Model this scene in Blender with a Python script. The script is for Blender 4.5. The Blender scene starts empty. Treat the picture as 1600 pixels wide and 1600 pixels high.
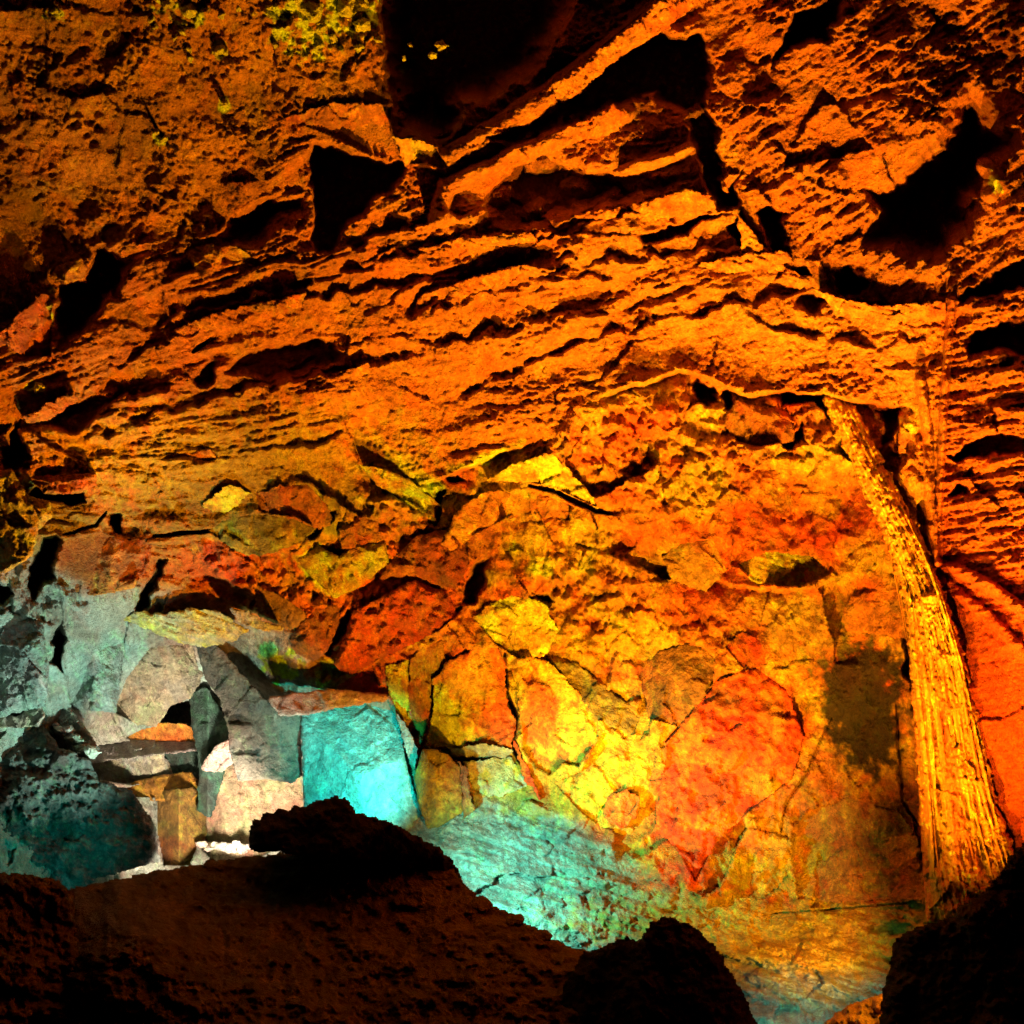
import bpy, math
import numpy as np

# ------------------------------------------------------------------ scene, camera, lamps
sc = bpy.context.scene
C = sc.collection
PITCH = math.radians(8.0)
CAM = np.array([0.0, 0.0, 1.6])
FOV = math.radians(60.0)
TAN = math.tan(FOV / 2)

cam_data = bpy.data.cameras.new('camera')
cam_data.sensor_width = 36
cam_data.angle = FOV
cam_data.clip_start = 0.05
cam_data.clip_end = 300
cam = bpy.data.objects.new('camera', cam_data)
cam.location = CAM
cam.rotation_euler = (math.pi / 2 + PITCH, 0, 0)
C.objects.link(cam)
sc.camera = cam

world = bpy.data.worlds.new('World')
sc.world = world
world.use_nodes = True
world.node_tree.nodes['Background'].inputs[0].default_value = (1.0, 0.45, 0.15, 1)
world.node_tree.nodes['Background'].inputs[1].default_value = 0.0012      # underground: almost no ambient light

sc.view_settings.view_transform = 'Standard'
sc.view_settings.look = 'None'
sc.view_settings.gamma = 1
sc.view_settings.exposure = 0
sc.cycles.use_denoising = True
sc.cycles.denoising_prefilter = 'NONE'
sc.cycles.max_bounces = 4
sc.cycles.diffuse_bounces = 1
sc.cycles.glossy_bounces = 2
sc.cycles.caustics_reflective = False
sc.cycles.caustics_refractive = False

FWD = np.array([0, math.cos(PITCH), math.sin(PITCH)])
UPV = np.array([0, -math.sin(PITCH), math.cos(PITCH)])
RGT = np.array([1.0, 0, 0])


def at(u, v, d):
    """the point at depth d (metres along the view axis) seen at photo position u, v"""
    u = np.asarray(u, float); v = np.asarray(v, float); d = np.asarray(d, float)
    x = (u - 800) / 800 * TAN
    y = (800 - v) / 800 * TAN
    r = FWD + x[..., None] * RGT + y[..., None] * UPV
    return CAM + r * d[..., None]


def lamp(name, pos, target, watt, color, cone=None, blend=0.7, radius=0.06):
    """a floodlight out of sight on the cave floor, some added as fill"""
    ld = bpy.data.lights.new(name, 'SPOT' if cone else 'POINT')
    ld.energy = watt
    ld.color = color
    ld.shadow_soft_size = radius
    if cone:
        ld.spot_size = math.radians(cone)
        ld.spot_blend = blend
    o = bpy.data.objects.new(name, ld)
    p = at(*pos)
    o.location = p
    if target is not None:
        from mathutils import Vector
        d = Vector(at(*target) - p)
        o.rotation_euler = d.to_track_quat('-Z', 'Y').to_euler()
    C.objects.link(o)
    return o


AMBER = (1.0, 0.38, 0.02)
RED = (1.0, 0.28, 0.012)
CYAN = (0.02, 0.95, 0.80)
COOL = (0.42, 1.0, 0.80)
WARM = (1.0, 0.85, 0.66)
# floods aimed up the wall and the ceiling
lamp('flood_amber', (1020, 1530, 8.4), (900, 100, 9.8), 10500, AMBER, 84, 1.0)
lamp('flood_amber', (1440, 1500, 7.0), (1420, 150, 8.8), 8200, AMBER, 84, 1.0)
lamp('flood_amber', (620, 1370, 8.4), (240, 30, 8.8), 24000, AMBER, 84, 1.0)
# the lower back wall and flowstone
lamp('flood_amber', (1090, 1560, 7.4), (1080, 1030, 12.6), 3900, AMBER, 70, 0.9)
lamp('flood_amber', (780, 1430, 9.5), (700, 1130, 13.0), 800, AMBER, 64, 0.9)  # added fill for the dark gap beside the cyan block
lamp('flood_amber', (470, 1350, 8.6), (20, 600, 9.2), 6500, AMBER, 60, 0.9)
lamp('flood_amber', (990, 1490, 9.9), (1000, 950, 12.6), 2000, AMBER, 100, 0.9)
lamp('flood_amber', (690, 1390, 9.4), (470, 840, 12.2), 2500, AMBER, 66, 0.9)
lamp('flood_amber', (1180, 1620, 6.9), (1475, 1130, 9.2), 2300, AMBER, 46, 0.9)
lamp('flood_amber', (1430, 1545, 7.2), (1170, 1385, 11.4), 1250, AMBER, 46, 0.9)
lamp('flood_amber', (1420, 1500, 6.1), (1330, 1600, 6.7), 70, AMBER, 80, 0.9)
lamp('flood_red', (1500, 1520, 6.2), (1530, 1000, 8.8), 1700, RED, 80, 0.9)
# cyan flood behind the mound, shining on the block and over the floor
lamp('flood_cyan', (630, 1338, 10.7), (560, 1200, 13.0), 950, CYAN, 54, 0.9)
lamp('flood_cyan', (655, 1350, 10.0), (850, 1360, 11.8), 1350, (0.22, 1.0, 0.78), 96, 1.0)
lamp('flood_cyan', (470, 1330, 10.8), (440, 1050, 13.2), 300, COOL, 40, 0.9)
lamp('flood_cool', (270, 1390, 10.4), (90, 980, 11.4), 950, (0.6, 1.0, 0.84), 90, 0.9)
lamp('flood_cool', (1150, 1570, 7.2), (1280, 1600, 8.8), 170, (0.2, 1.0, 0.85), 50, 0.9)
lamp('flood_cool', (50, 1420, 8.0), (20, 1040, 10.4), 130, (0.6, 1.0, 0.84), 60, 0.9)  # added fill for the dark boulder at the left edge
# the passage
lamp('flood_white', (335, 1400, 12.2), (320, 1150, 15.5), 1700, WARM, 110, 0.8, 0.2)
lamp('flood_white', (430, 1345, 10.4), (340, 1090, 13.4), 330, WARM, 60, 0.9, 0.15)  # added fill, brings out the face of the hanging taupe slab
lamp('flood_cyan', (150, 1410, 9.6), (100, 1330, 11.2), 110, CYAN, 60, 0.9)

# ------------------------------------------------------------------ noise
_rs = np.random.RandomState(7)
_PERM = _rs.permutation(256).astype(np.int32)
_PERM = np.concatenate([_PERM, _PERM, _PERM])
_ANG = _rs.rand(256) * 2 * np.pi
_GX = np.cos(_ANG).astype(np.float32)
_GY = np.sin(_ANG).astype(np.float32)
_RX = _rs.rand(256).astype(np.float32)
_RY = _rs.rand(256).astype(np.float32)


def perlin(x, y, seed=0):
    x = np.asarray(x, np.float32) + np.float32(seed * 17.37)
    y = np.asarray(y, np.float32) + np.float32(seed * 9.71)
    xi = np.floor(x).astype(np.int32); yi = np.floor(y).astype(np.int32)
    fx = x - xi; fy = y - yi
    xi &= 255; yi &= 255
    ux = fx * fx * fx * (fx * (fx * 6 - 15) + 10)
    uy = fy * fy * fy * (fy * (fy * 6 - 15) + 10)
    p0 = _PERM[xi]; p1 = _PERM[xi + 1]
    a = _PERM[p0 + yi]; b = _PERM[p1 + yi]; c = _PERM[p0 + yi + 1]; d = _PERM[p1 + yi + 1]
    n00 = _GX[a] * fx + _GY[a] * fy
    n10 = _GX[b] * (fx - 1) + _GY[b] * fy
    n01 = _GX[c] * fx + _GY[c] * (fy - 1)
    n11 = _GX[d] * (fx - 1) + _GY[d] * (fy - 1)
    t0 = n00 + ux * (n10 - n00)
    t1 = n01 + ux * (n11 - n01)
    return (t0 + uy * (t1 - t0)) * 1.5


def fbm(x, y, octs=4, seed=0, gain=0.5, ridged=False):
    s = 0; a = 1; t = 0
    for i in range(octs):
        n = perlin(x * 2 ** i, y * 2 ** i, seed + i * 3)
        if ridged:
            n = 1 - 2 * np.abs(n)
        s = s + a * n; t += a; a *= gain
    return s / t


def worley(x, y, seed=0):
    """distance to nearest and second nearest feature point, and a random value per cell"""
    x = np.asarray(x, np.float32) + seed * 13.1
    y = np.asarray(y, np.float32) + seed * 7.7
    xi = np.floor(x).astype(np.int32); yi = np.floor(y).astype(np.int32)
    f1 = np.full(x.shape, 9, np.float32); f2 = f1.copy(); idv = np.zeros(x.shape, np.float32)
    for dx in (-1, 0, 1):
        for dy in (-1, 0, 1):
            h = _PERM[_PERM[(xi + dx) & 255] + ((yi + dy) & 255)]
            px = xi + dx + _RX[h]; py = yi + dy + _RY[h]
            d = (px - x) ** 2 + (py - y) ** 2
            m = d < f1
            f2 = np.where(m, f1, np.minimum(f2, d))
            idv = np.where(m, _RX[(h * 7 + 3) & 255], idv)
            f1 = np.where(m, d, f1)
    return np.sqrt(f1), np.sqrt(f2), idv


def sstep(a, b, x):
    t = np.clip((x - a) / (b - a), 0, 1)
    return t * t * (3 - 2 * t)


def seg_dist(X, Y, pts, closed):
    """distance to a polyline; for an open one also the signed side and the run along it"""
    pts = np.asarray(pts, float)
    best = np.full(X.shape, 1e9, np.float32)
    side = np.zeros(X.shape, np.float32)
    run = np.zeros(X.shape, np.float32)
    n = len(pts)
    acc = 0.0
    for i in range(n if closed else n - 1):
        ax, ay = pts[i]; bx, by = pts[(i + 1) % n]
        dx, dy = bx - ax, by - ay
        L2 = dx * dx + dy * dy + 1e-9
        t = np.clip(((X - ax) * dx + (Y - ay) * dy) / L2, 0, 1)
        ex = X - ax - t * dx; ey = Y - ay - t * dy
        d = ex * ex + ey * ey
        m = d < best
        best = np.where(m, d, best)
        L = math.sqrt(L2)
        side = np.where(m, (dx * ey - dy * ex) / L, side)
        run = np.where(m, acc + t * L, run)
        acc += L
    return np.sqrt(best), side, run, acc


def inside(X, Y, pts):
    r = np.zeros(X.shape, bool)
    n = len(pts)
    for i in range(n):
        ax, ay = pts[i]; bx, by = pts[(i + 1) % n]
        if ay == by:
            continue
        c = (Y < ay) != (Y < by)
        r ^= c & (X < (bx - ax) * (Y - ay) / (by - ay) + ax)
    return r


def chaikin(pts, n=1):
    pts = [np.array(p, float) for p in pts]
    for _ in range(n):
        q = []
        for i in range(len(pts)):
            a, b = pts[i], pts[(i + 1) % len(pts)]
            q += [a * .78 + b * .22, a * .22 + b * .78]
        pts = q
    return np.array(pts)


def poly_sd(X, Y, pts):
    d = seg_dist(X, Y, pts, True)[0]
    return np.where(inside(X, Y, pts), d, -d)


def tps(ctrl):
    """thin plate spline through (u, v, value) points"""
    P = np.array([(c[0] / 800, c[1] / 800) for c in ctrl], float)
    z = np.array([c[2] for c in ctrl], float)
    n = len(P)
    r2 = ((P[:, None] - P[None]) ** 2).sum(-1)
    K = np.where(r2 > 0, r2 * np.log(r2 + 1e-12) * .5, 0) + np.eye(n) * 0.004
    Q = np.c_[np.ones(n), P]
    A = np.block([[K, Q], [Q.T, np.zeros((3, 3))]])
    w = np.linalg.solve(A, np.r_[z, 0, 0, 0])

    def f(u, v):
        u = np.asarray(u, np.float32) / 800; v = np.asarray(v, np.float32) / 800
        s = w[n] + w[n + 1] * u + w[n + 2] * v
        for i in range(n):
            q = (u - P[i, 0]) ** 2 + (v - P[i, 1]) ** 2
            s = s + w[i] * q * np.log(q + 1e-9) * .5
        return s
    return f


# ------------------------------------------------------------------ materials
def rock_material(name, grain=1.0, bump=0.7, rough=(0.55, 0.95), spec=0.35, streak=None):
    m = bpy.data.materials.new(name)
    m.use_nodes = True
    nt = m.node_tree
    N, L = nt.nodes, nt.links
    b = N['Principled BSDF']
    att = N.new('ShaderNodeAttribute'); att.attribute_name = 'mineral'
    geo = N.new('ShaderNodeNewGeometry')
    mp = N.new('ShaderNodeMapping')
    L.new(geo.outputs['Position'], mp.inputs['Vector'])
    if streak:
        mp.inputs['Scale'].default_value = streak
    n1 = N.new('ShaderNodeTexNoise'); n1.inputs['Scale'].default_value = 9 * grain
    n1.inputs['Detail'].default_value = 8; n1.inputs['Roughness'].default_value = 0.68
    n2 = N.new('ShaderNodeTexNoise'); n2.inputs['Scale'].default_value = 42 * grain
    n2.inputs['Detail'].default_value = 5; n2.inputs['Roughness'].default_value = 0.7
    v1 = N.new('ShaderNodeTexVoronoi'); v1.inputs['Scale'].default_value = 26 * grain
    for t in (n1, n2, v1):
        L.new(mp.outputs[0], t.inputs['Vector'])
    r1 = N.new('ShaderNodeMapRange')
    r1.inputs[1].default_value = 0.3; r1.inputs[2].default_value = 0.7
    r1.inputs[3].default_value = 0.5; r1.inputs[4].default_value = 1.35
    L.new(n1.outputs['Fac'], r1.inputs[0])
    r2 = N.new('ShaderNodeMapRange')
    r2.inputs[1].default_value = 0.3; r2.inputs[2].default_value = 0.7
    r2.inputs[3].default_value = 0.72; r2.inputs[4].default_value = 1.25
    L.new(n2.outputs['Fac'], r2.inputs[0])
    mu = N.new('ShaderNodeMath'); mu.operation = 'MULTIPLY'
    L.new(r1.outputs[0], mu.inputs[0]); L.new(r2.outputs[0], mu.inputs[1])
    vm = N.new('ShaderNodeVectorMath'); vm.operation = 'SCALE'
    L.new(att.outputs['Color'], vm.inputs[0]); L.new(mu.outputs[0], vm.inputs['Scale'])
    L.new(vm.outputs[0], b.inputs['Base Color'])
    r3 = N.new('ShaderNodeMapRange')
    r3.inputs[1].default_value = 0.35; r3.inputs[2].default_value = 0.65
    r3.inputs[3].default_value = rough[0]; r3.inputs[4].default_value = rough[1]
    L.new(n2.outputs['Fac'], r3.inputs[0]); L.new(r3.outputs[0], b.inputs['Roughness'])
    b.inputs['Specular IOR Level'].default_value = spec
    a1 = N.new('ShaderNodeMath'); a1.operation = 'MULTIPLY_ADD'
    L.new(n2.outputs['Fac'], a1.inputs[0]); a1.inputs[1].default_value = 0.5
    L.new(n1.outputs['Fac'], a1.inputs[2])
    a2 = N.new('ShaderNodeMath'); a2.operation = 'MULTIPLY_ADD'
    L.new(v1.outputs['Distance'], a2.inputs[0]); a2.inputs[1].default_value = 0.25
    L.new(a1.outputs[0], a2.inputs[2])
    bp = N.new('ShaderNodeBump'); bp.inputs['Strength'].default_value = bump
    bp.inputs['Distance'].default_value = 0.10
    L.new(a2.outputs[0], bp.inputs['Height']); L.new(bp.outputs[0], b.inputs['Normal'])
    return m


M_CLINKER = rock_material('clinker rock', 1.3, 0.9, spec=0.25)
M_LAYER = rock_material('layered lava rock', 1.2, 0.8, spec=0.25)
M_SMOOTH = rock_material('smooth stained rock', 1.2, 0.75, (0.45, 0.9), 0.35)
M_BLOCK = rock_material('block rock', 1.2, 0.7, (0.5, 0.9), 0.35)
M_FLOW = rock_material('flowstone', 1.0, 0.5, (0.4, 0.85), 0.4, streak=(1.6, 1.6, 0.25))
M_DARK = rock_material('dark basalt', 1.6, 0.8, (0.7, 1.0), 0.1)
M_CRUST = rock_material('mineral crust', 2.2, 1.0, (0.35, 0.8), 0.5)


# ------------------------------------------------------------------ meshes
def mesh_object(name, V, F4, F3, col, mat, parent=None):
    me = bpy.data.meshes.new(name)
    nv = len(V); n4 = len(F4); n3 = len(F3) if F3 is not None else 0
    me.vertices.add(nv)
    me.vertices.foreach_set('co', np.ascontiguousarray(V, np.float32).ravel())
    loops = np.asarray(F4, np.int32).ravel()
    starts = np.arange(n4, dtype=np.int32) * 4
    if n3:
        loops = np.concatenate([loops, np.asarray(F3, np.int32).ravel()])
        starts = np.concatenate([starts, n4 * 4 + np.arange(n3, dtype=np.int32) * 3])
    me.loops.add(len(loops))
    me.loops.foreach_set('vertex_index', loops)
    me.polygons.add(n4 + n3)
    me.polygons.foreach_set('loop_start', starts)
    me.polygons.foreach_set('use_smooth', np.ones(n4 + n3, bool))
    me.update(calc_edges=True)
    me.validate()
    a = me.color_attributes.new('mineral', 'FLOAT_COLOR', 'POINT')
    rgba = np.ones((nv, 4), np.float32); rgba[:, :3] = np.clip(col, 0.004, 0.9)
    a.data.foreach_set('color', rgba.ravel())
    me.materials.append(mat)
    o = bpy.data.objects.new(name, me)
    C.objects.link(o)
    if parent is not None:
        o.parent = parent
    return o


def tag(o, label=None, cat=None, group=None, kind=None):
    if label: o['label'] = label
    if cat: o['category'] = cat
    if group: o['group'] = group
    if kind: o['kind'] = kind
    return o


# ------------------------------------------------------------------ the cave: depth of the rock behind every direction
BASE = tps([
    # ceiling and upper wall
    (-300, -300, 7.5), (300, -300, 7.5), (800, -300, 8.0), (1300, -300, 7.6), (1900, -300, 6.5),
    (0, 0, 8.3), (300, 0, 8.6), (800, 0, 9.2), (1200, 0, 8.9), (1600, 0, 7.8),
    (0, 300, 9.2), (300, 300, 9.6), (650, 250, 9.8), (900, 300, 10.2), (1200, 300, 9.7), (1600, 300, 8.0),
    (-300, 300, 8.0), (-300, 700, 8.5), (1900, 300, 6.8), (1900, 800, 6.6),
    (0, 600, 9.6), (300, 550, 10.4), (650, 500, 11.0), (1000, 480, 11.1), (1300, 480, 10.1), (1500, 500, 9.0), (1600, 550, 8.3),
    # lower wall
    (700, 700, 11.9), (1000, 650, 11.6), (1000, 720, 12.2), (1200, 660, 11.4), (1350, 700, 10.8), (1460, 700, 9.7), (1600, 800, 8.4),
    (500, 800, 12.2), (300, 780, 11.8), (700, 900, 12.8), (1000, 950, 12.9), (1250, 950, 12.0), (1400, 1000, 10.8),
    (550, 1050, 13.4), (800, 1150, 13.2), (1100, 1150, 12.7), (1300, 1200, 11.6), (1430, 1250, 10.5), (1550, 1150, 8.9), (1650, 1300, 8.2),
    (1900, 1300, 6.6), (1430, 1400, 10.3),
    # floor slope
    (1000, 1360, 12.2), (820, 1250, 13.1), (1200, 1420, 11.2), (720, 1320, 12.6), (900, 1430, 11.2), (1050, 1500, 10.2), (1250, 1500, 9.9),
    (1250, 1600, 8.6), (1450, 1480, 9.4), (1500, 1650, 8.0), (800, 1600, 9.2), (1900, 1800, 6.5), (600, 1400, 11.6),
    # left passage
    (0, 820, 10.2), (-300, 1000, 9.0), (80, 1000, 11.0), (180, 950, 11.8), (150, 1060, 12.6), (300, 960, 13.0), (450, 1050, 13.3), (250, 1100, 14.9), (280, 1180, 16.2),
    (400, 1040, 13.9), (350, 1250, 16.2), (0, 1150, 11.2), (100, 1300, 11.8), (0, 1400, 10.4), (250, 1420, 13.0), (450, 1250, 14.9), (450, 1400, 13),
    (-300, 1400, 8.8), (-300, 1800, 7), (300, 1800, 8.5), (480, 930, 12.9),
])


def axis(lo, hi, fine, flo, fhi, step):
    mid = np.arange(flo, fhi + fine, fine)
    def grow(a, b):
        r = []; s = fine; p = a
        while p < b:
            s = min(s * 1.12, step); p += s; r.append(p)
        return np.array(r)
    up = grow(mid[-1], hi); dn = -grow(-mid[0], -lo)[::-1]
    return np.concatenate([dn, mid, up])


XS = axis(-560, 2160, 1.85, -12, 1612, 40)
YS = axis(-560, 1960, 1.85, -12, 1560, 40)
XX, YY = np.meshgrid(XS, YS)
XX = XX.astype(np.float32); YY = YY.astype(np.float32)
DEP = BASE(XX, YY).astype(np.float32)
OFF = np.zeros_like(DEP)            # relief in metres, positive towards the cave
# wandering of every outline
WX = fbm(XX / 38, YY / 38, 4, 11) * 13
WY = fbm(XX / 38, YY / 38, 4, 12) * 13


def win(pts, pad):
    p = np.asarray(pts, float)
    x0, y0 = p.min(0) - pad; x1, y1 = p.max(0) + pad
    i0, i1 = np.searchsorted(YS, [y0, y1]); j0, j1 = np.searchsorted(XS, [x0, x1])
    return slice(i0, max(i1, i0 + 1)), slice(j0, max(j1, j0 + 1))


def region(pts, soft=30, wob=1.0):
    s = poly_sd(XX + WX * wob, YY + WY * wob, pts)
    return sstep(-soft, soft, s).astype(np.float32)


R_CEIL = [(-900, -900), (600, -900), (590, 40), (615, 160), (620, 235), (480, 215), (330, 340), (300, 385), (180, 380), (90, 430), (-40, 540), (-900, 560)]
R_CLINK = [(1080, -900), (2600, -900), (2600, 470), (1480, 480), (1280, 450), (1180, 330), (1130, 200), (1100, 60)]
R_SIDE = [(1480, 470), (2600, 460), (2600, 2100), (1560, 1560), (1590, 1310), (1520, 1100), (1462, 880), (1470, 600)]
R_BACK = [(600, 770), (700, 740), (830, 690), (930, 625), (1000, 595), (1100, 590), (1170, 620), (1300, 615), (1435, 640), (1455, 880), (1450, 1412), (1200, 1432),
          (1060, 1400), (1000, 1350), (900, 1290), (830, 1240), (650, 1170), (520, 1080), (450, 980), (280, 850), (500, 740)]
R_FLOOR = [(640, 1290), (740, 1230), (830, 1240), (900, 1290), (1000, 1350), (1060, 1400), (1200, 1432), (1450, 1412), (1560, 1560), (1560, 2300), (600, 2300)]
R_PASS = [(-900, 840), (60, 850), (130, 920), (240, 920), (390, 970), (440, 985), (510, 1080), (640, 1100), (660, 1300), (610, 2300), (-900, 2300)]
wC = region(R_CEIL); wK = region(R_CLINK); wS = region(R_SIDE, 16); wB = region(R_BACK, 14)
wF = region(R_FLOOR, 16); wP = region(R_PASS, 20)
tot = wC + wK + wS + wB + wF + wP
wM = np.clip(1 - tot, 0, 1)
nrm = np.maximum(tot + wM, 1e-3)
wC, wK, wS, wB, wF, wP, wM = [w / nrm for w in (wC, wK, wS, wB, wF, wP, wM)]


def rot(a, sx, sy):
    a = math.radians(a)
    return (XX * math.cos(a) + YY * math.sin(a)) / sx, (-XX * math.sin(a) + YY * math.cos(a)) / sy


def terraces(angle, period, warp, seed, sharp=0.86):
    """overlapping sheets: each bulges downwards and breaks back sharply above its lip"""
    p, q = rot(angle, 1, 1)
    w = fbm(p / 260, q / 90, 4, seed) * warp + fbm(p / 60, q / 30, 3, seed + 5) * warp * .22
    s = (q + w) / period
    f = s - np.floor(s)
    saw = np.where(f < 1 - sharp, f / (1 - sharp), (1 - f) / sharp)
    cell = np.floor(s)
    amp = perlin(p / 140 + cell * 3.7, cell * 1.9 + q * 0, seed + 9) * .8 + .55
    return (np.clip(amp, 0, 1.3) * saw).astype(np.float32)


# general rock relief, by kind of rock
big = fbm(XX / 210, YY / 210, 3, 1)
med = fbm(XX / 70, YY / 70, 4, 2)
fine = fbm(XX / 16, YY / 16, 4, 3, .6)
grit = fbm(XX / 6.5, YY / 6.5, 2, 4, .7)
rid = fbm((XX + WX) / 46, (YY + WY) / 46, 5, 5, .55, True)
f1, f2, cid = worley((XX + WX * .5) / 26, (YY + WY * .5) / 26, 1)
pits = np.clip(.42 - f1, 0, 1)                       # hollow where a feature point sits
lump = np.clip(.75 - f1, 0, 1)
g1, g2, gid = worley((XX + WX * .4) / 11, (YY + WY * .4) / 11, 2)
gran = np.clip(.7 - g1, 0, 1)
presence = sstep(-.1, .35, fbm(XX / 120, YY / 120, 3, 21))

def facets(scale, seed, sy=1.0):
    """broken faces: every cell its own tilted plane"""
    x = (XX + WX * .9) / scale + seed * 13.1; y = (YY + WY * .9) / (scale * sy) + seed * 7.7
    xi = np.floor(x).astype(np.int32); yi = np.floor(y).astype(np.int32)
    best = np.full(x.shape, 9, np.float32); val = np.zeros(x.shape, np.float32)
    for dx in (-1, 0, 1):
        for dy in (-1, 0, 1):
            hh = _PERM[_PERM[(xi + dx) & 255] + ((yi + dy) & 255)]
            ex = xi + dx + _RX[hh] - x; ey = yi + dy + _RY[hh] - y
            d = ex * ex + ey * ey
            m = d < best
            best = np.where(m, d, best)
            val = np.where(m, ex * _GX[hh] + ey * _GY[hh] + (_RX[(hh * 5 + 1) & 255] - .5) * .5, val)
    return val


pat = sstep(-.25, .25, fbm(XX / 120, YY / 90, 3, 22))
OFF += wC * (facets(130, 4) * .10 + facets(48, 5) * .05 * pat)
hol = np.exp(-(((XX - 1345) / 110) ** 2 + ((YY - 1110) / 140) ** 2) ** 2)
OFF += wB * (1 - .85 * hol) * (facets(120, 1, 1.2) * .34 + facets(46, 2) * .10 + facets(20, 12) * .03)
OFF += wM * (facets(150, 3, .5) * .10 + facets(60, 6, .45) * .025)
OFF += wP * (facets(90, 7, 1.3) * .17) + wF * (facets(90, 8, .5) * .14 + facets(34, 9, .5) * .05) + wS * facets(120, 10, .8) * .10 + wK * facets(110, 11, .6) * .14
OFF += wC * (big * .22 + med * .10 + (.25 + .75 * pat) * (rid * .08 + fine * .055 + grit * .03) - pits * .36 * presence * sstep(-.1, .4, med) + gran * .03)
p, q = rot(-33, 90, 32); k1 = fbm(p, q, 5, 31, .58)
p, q = rot(-33, 26, 12); k2 = fbm(p, q, 4, 32, .6)
patK = .35 + .65 * sstep(-.2, .2, fbm(XX / 230, YY / 150, 2, 35))
OFF += wK * patK * (big * .30 + k1 * .15 + fbm(p * .4 + WX / 60, q * .5, 4, 34, .5, True) * .10 + k2 * .05 + fine * .04 + grit * .03 - pits * .36 * (1 - presence) * sstep(-.1, .3, k1) + terraces(-36, 150, 110, 33) * .10)
p, q = rot(-14, 110, 20); m1 = fbm(p, q, 5, 41, .55)
p, q = rot(-14, 40, 9); m2 = fbm(p, q, 3, 42, .6)
roughM = sstep(-.15, .3, fbm(XX / 150, YY / 90, 3, 43))
p = np.sqrt((XX + 500) ** 2 + (YY - 760) ** 2) + 1e-3; q = np.arctan2(YY - 760, XX + 500) * 1150      # the sheets fan out from the left
q = np.where(XX < -450, 0, q)
qw = q + fbm(p / 300, q / 110, 3, 141) * 44 + fbm(p / 70, q / 45, 3, 142) * 12
ra = fbm(p / 260, qw / 52, 4, 143, .5, True); rb = fbm(p / 95, qw / 17, 4, 144, .55, True)
smoothM = region([(1040, 560), (1080, 490), (1200, 510), (1300, 545), (1440, 590), (1440, 640), (1300, 620), (1100, 590)], 20)
calm = (1 - .75 * np.clip(smoothM, 0, 1)) * (.25 + .75 * sstep(-.2, .2, fbm(p / 330, q / 150, 2, 146)))
OFF += wM * (big * .25 + calm * (ra * (.15 + .09 * roughM) + rb * (.032 + .035 * roughM) + terraces(-20, 130, 110, 45) * .10 + fbm(p / 120, q / 16, 4, 145, .6) * .055)
             + m2 * (.02 + .02 * roughM) + fine * (.03 + .03 * roughM) + grit * (.016 + .012 * roughM)
             - np.clip(.40 - g1, 0, 1) * (.05 + .12 * roughM) * sstep(-.1, .25, fbm(XX / 45, YY / 30, 3, 47)))
p, q = rot(-12, 80, 13); s1 = fbm(p, q, 5, 51, .6)
upper = 1 - sstep(850, 1000, YY)
OFF += wS * (big * .2 + s1 * (.05 + .11 * upper) + fine * .04 + grit * (.018 + .02 * upper) + terraces(-12, 80, 90, 52) * (.03 + .07 * upper) + fbm(p, q * .6, 4, 53, .55, True) * .06 * upper)
sm = fbm(XX / 120, YY / 120, 3, 61)
rubb = region([(540, 950), (640, 850), (725, 830), (735, 900), (720, 965), (690, 1010), (600, 1035), (520, 1075), (515, 1020)], 14) \
    + region([(830, 700), (940, 630), (1000, 610), (1080, 640), (1300, 640), (1290, 720), (1150, 760), (1100, 800), (1000, 800), (930, 770)], 30) \
    + region([(570, 760), (690, 740), (700, 860), (640, 850), (600, 870), (560, 810)], 20) \
    + region([(860, 850), (980, 830), (1010, 960), (1130, 960), (1150, 1010), (1040, 1000), (880, 1000), (850, 930)], 20) \
    + region([(280, 850), (440, 880), (545, 950), (510, 1040), (420, 960), (300, 930)], 20)
rubb = np.clip(rubb, 0, 1)
h1, h2, hid = worley((XX + WX) / 42, (YY + WY) / 42, 5)
OFF += wB * (sm * .20 + fbm(XX / 26, YY / 34, 4, 64, .6, True) * .045 + med * .09 + fine * .03 + grit * .008 + (1 - rubb) * (fbm(XX / 55, YY / 75, 5, 62, .55, True) * .10 + np.abs(fbm(XX / 90, YY / 140, 3, 63)) * .28)
             + rubb * (med * .1 + lump * .28 + gran * .11 + fine * .09 + grit * .02))
p, q = rot(17, 120, 17); q1 = fbm(p, q, 5, 71, .55)
OFF += wF * (terraces(16, 60, 60, 72) * .13 * sstep(-.3, .3, fbm(XX / 90, YY / 60, 2, 73)) + q1 * .14 + rid * .07 + fine * .05 + grit * .016 + sm * .14)
p, q = rot(78, 90, 24); l1 = fbm(p, q, 5, 81, .55)
OFF += wP * (med * .15 + l1 * .18 + lump * .10 + fine * .05 + grit * .014)


# ---- shapes traced one by one
def pocket(pts, depth, soft=16, wob=1.25):  # traced dark patches carved deep, shaped so the low lamps leave them black
    w = win(pts, soft + 30)
    s = poly_sd(XX[w] + WX[w] * wob, YY[w] + WY[w] * wob, pts)
    OFF[w] -= depth * sstep(0, soft, s)


def ledge(pts, h=.3, below=45, back=.35, above=26, wob=1.6):
    """a lip that hangs out above the light, with a recess over it"""
    w = win(pts, max(below, above) * 6)
    d, side, run, L = seg_dist(XX[w] + WX[w] * wob, YY[w] + WY[w] * wob, pts, False)
    end = sstep(0, 60, run) * sstep(0, 60, L - run)
    dn = side > 0
    k = sstep(-.35, .35, fbm(run / 55 + len(pts) * 3.3, run * 0 + pts[0][0] * .37, 3, 77))       # broken along its length
    back = back * (.02 + .52 * k); h = h * (.35 + .4 * k)
    f = np.where(dn, h * np.exp(-d / below), np.where(d < 7, h - (h + back) * d / 7, -back * np.exp(-(d - 7) / above)))
    OFF[w] += f * end


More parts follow.
